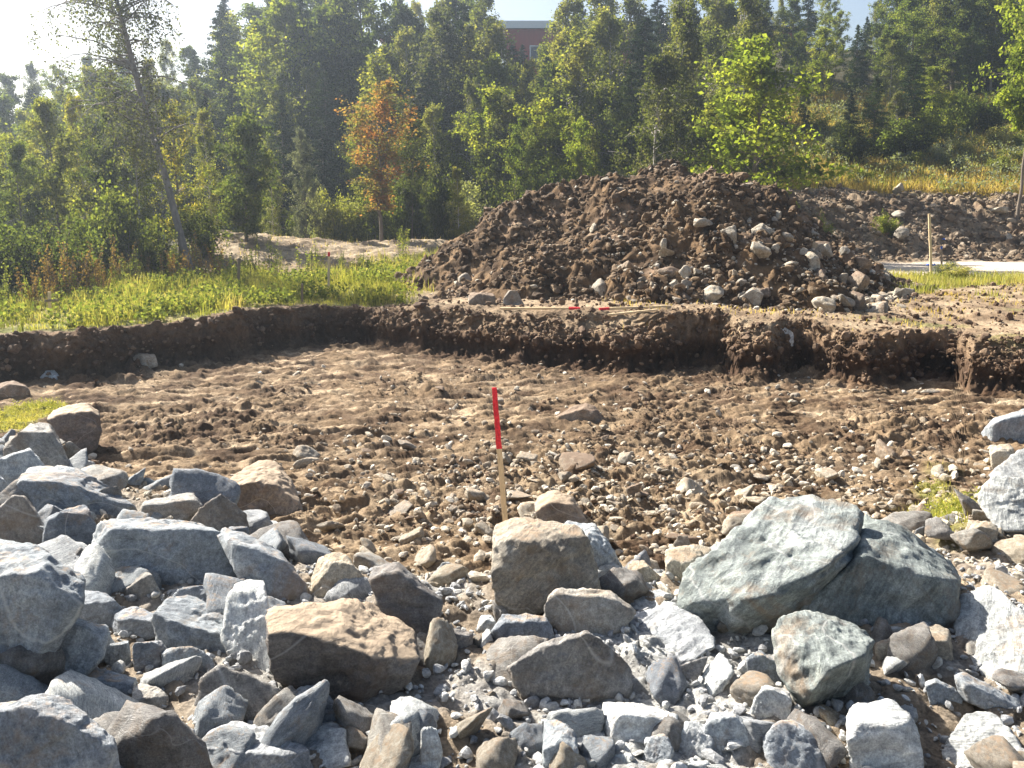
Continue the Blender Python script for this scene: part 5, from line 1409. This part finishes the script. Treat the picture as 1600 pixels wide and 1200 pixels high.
WP = {lm: [weed_proto(400 + i, lm) for i in range(2)] for lm in ('weed', 'brownweed')}
for k_ in range(80):
    u = rnd.uniform(-10, 360) if k_ < 66 else rnd.uniform(380, 640)
    Y = float(np.interp(u, GY_U, GY_V)) + rnd.uniform(-1.6, .8)
    x = (u - 800) / F_PX * Y; lm = 'brownweed' if (rnd.random() < .6 and u < 380) else 'weed'
    a, b = WP[lm][rnd.randrange(2)]
    o = empty('weed', (x, Y, zs(x, Y) - .02), rnd.uniform(0, 6.28)); s_ = rnd.uniform(.6, 1.35); o.scale = (s_, s_, s_)
    tag(o, ('tall withered brown weed ' if lm == 'brownweed' else 'tall green weed ') + 'on the left grass bank ' + near_wood(u), 'weed', 'withered weeds on the left bank' if lm == 'brownweed' else 'green weeds on the left bank')
    link('stems', a, o); link('leaves', b, o)

# ------------------------------------------------------------------ buildings on the hill
M['redwall'] = plain('red_boarding', (.30, .045, .035), .8, 3, .15, .2, (1, 1, .1))
M['whitetrim'] = plain('white_trim', (.75, .77, .78), .6, 6, .05, .1)
M['roofm'] = plain('roof_felt', (.42, .46, .52), .7, 3, .1, .2)
M['glass'] = plain('window_glass', (.06, .08, .10), .15, 2, .1, 0)
def boxv(a, b):
    x0, y0, z0 = a; x1, y1, z1 = b
    V = np.array([(x0,y0,z0),(x1,y0,z0),(x1,y1,z0),(x0,y1,z0),(x0,y0,z1),(x1,y0,z1),(x1,y1,z1),(x0,y1,z1)])
    return V, np.array([(0,3,2,1),(4,5,6,7),(0,1,5,4),(1,2,6,5),(2,3,7,6),(3,0,4,7)])
def boxes(name, bs, mat, parent):
    a = Acc()
    for p, q in bs: a.add(*boxv(p, q))
    return link(name, a.mesh(name, mat, False), parent)
Yb = 92.0
def building(label, u0, u1, ytop, h, wins, roof='flat', name='red_building'):
    x0 = at(u0, ytop, Yb)[0]; x1 = at(u1, ytop, Yb)[0]; zt = at(u0, ytop, Yb)[2]; zb = zs((x0 + x1) / 2, Yb, False) - .5
    o = empty(name, (x0, Yb, zb)); tag(o, label, 'building'); W_ = x1 - x0; H_ = zt - zb; Dp = 11
    boxes('wall', [((0, 0, 0), (W_, Dp, H_ - .55))], M['redwall'], o)
    rf = boxes('roof', [((-.6, -.6, H_ - .25), (W_ + .6, Dp + .6, H_ + .05))], M['roofm'], o)
    boxes('fascia', [((-.66, -.66, H_ - .6), (W_ + .66, -.60, H_ + .02)), ((-.66, -.6, H_ - .6), (-.6, Dp + .6, H_ + .02)), ((W_ + .6, -.6, H_ - .6), (W_ + .66, Dp + .6, H_ + .02))], M['whitetrim'], o)
    for wx, wz in wins:
        w_ = link('window', Acc_box([((wx, -.06, H_ - wz), (wx + 1.5, .02, H_ - wz + .1)), ((wx, -.06, H_ - wz + 1.3), (wx + 1.5, .02, H_ - wz + 1.4)), ((wx, -.06, H_ - wz + .1), (wx + .1, .02, H_ - wz + 1.3)), ((wx + 1.4, -.06, H_ - wz + .1), (wx + 1.5, .02, H_ - wz + 1.3))], M['whitetrim']), o)
        g_ = link('pane', Acc_box([((wx + .1, -.03, H_ - wz + .1), (wx + 1.4, .01, H_ - wz + 1.3))], M['glass']), w_)
def Acc_box(bs, mat):
    a = Acc()
    for p, q in bs: a.add(*boxv(p, q))
    return a.mesh('box', mat, False)
building('long dark red building with a white roof edge behind the tree tops in the middle', 790, 1010, 35, 6, [(2.2, 3.4), (5.2, 3.4), (8.4, 3.4), (.8, 5.4), (5.2, 5.4)])
building('second dark red building with a flat roof behind the trees right of the middle', 1050, 1262, 32, 6, [(2, 3.2), (5, 3.2), (8, 3.2)])
building('building with a grey roof edge hidden by trees left of the middle', 598, 668, 46, 5, [(1.5, 3.2)])

# ------------------------------------------------------------------ air
hv, hf = boxv((-275, -275, -6), (275, 275, 32))
hm = bpy.data.materials.new('haze'); hm.use_nodes = True
hn = hm.node_tree; hn.nodes.remove(hn.nodes['Principled BSDF'])
pv = hn.nodes.new('ShaderNodeVolumePrincipled'); pv.inputs['Color'].default_value = (.74, .86, 1, 1); pv.inputs['Density'].default_value = 0.0013; pv.inputs['Anisotropy'].default_value = 0.75
hn.links.new(pv.outputs[0], hn.nodes['Material Output'].inputs['Volume'])
o = link('haze', mesh_np('haze', hv, hf, False, hm)); o['kind'] = 'stuff'; o['label'] = 'pale sunlit haze in the air before the forest'; o['category'] = 'haze'
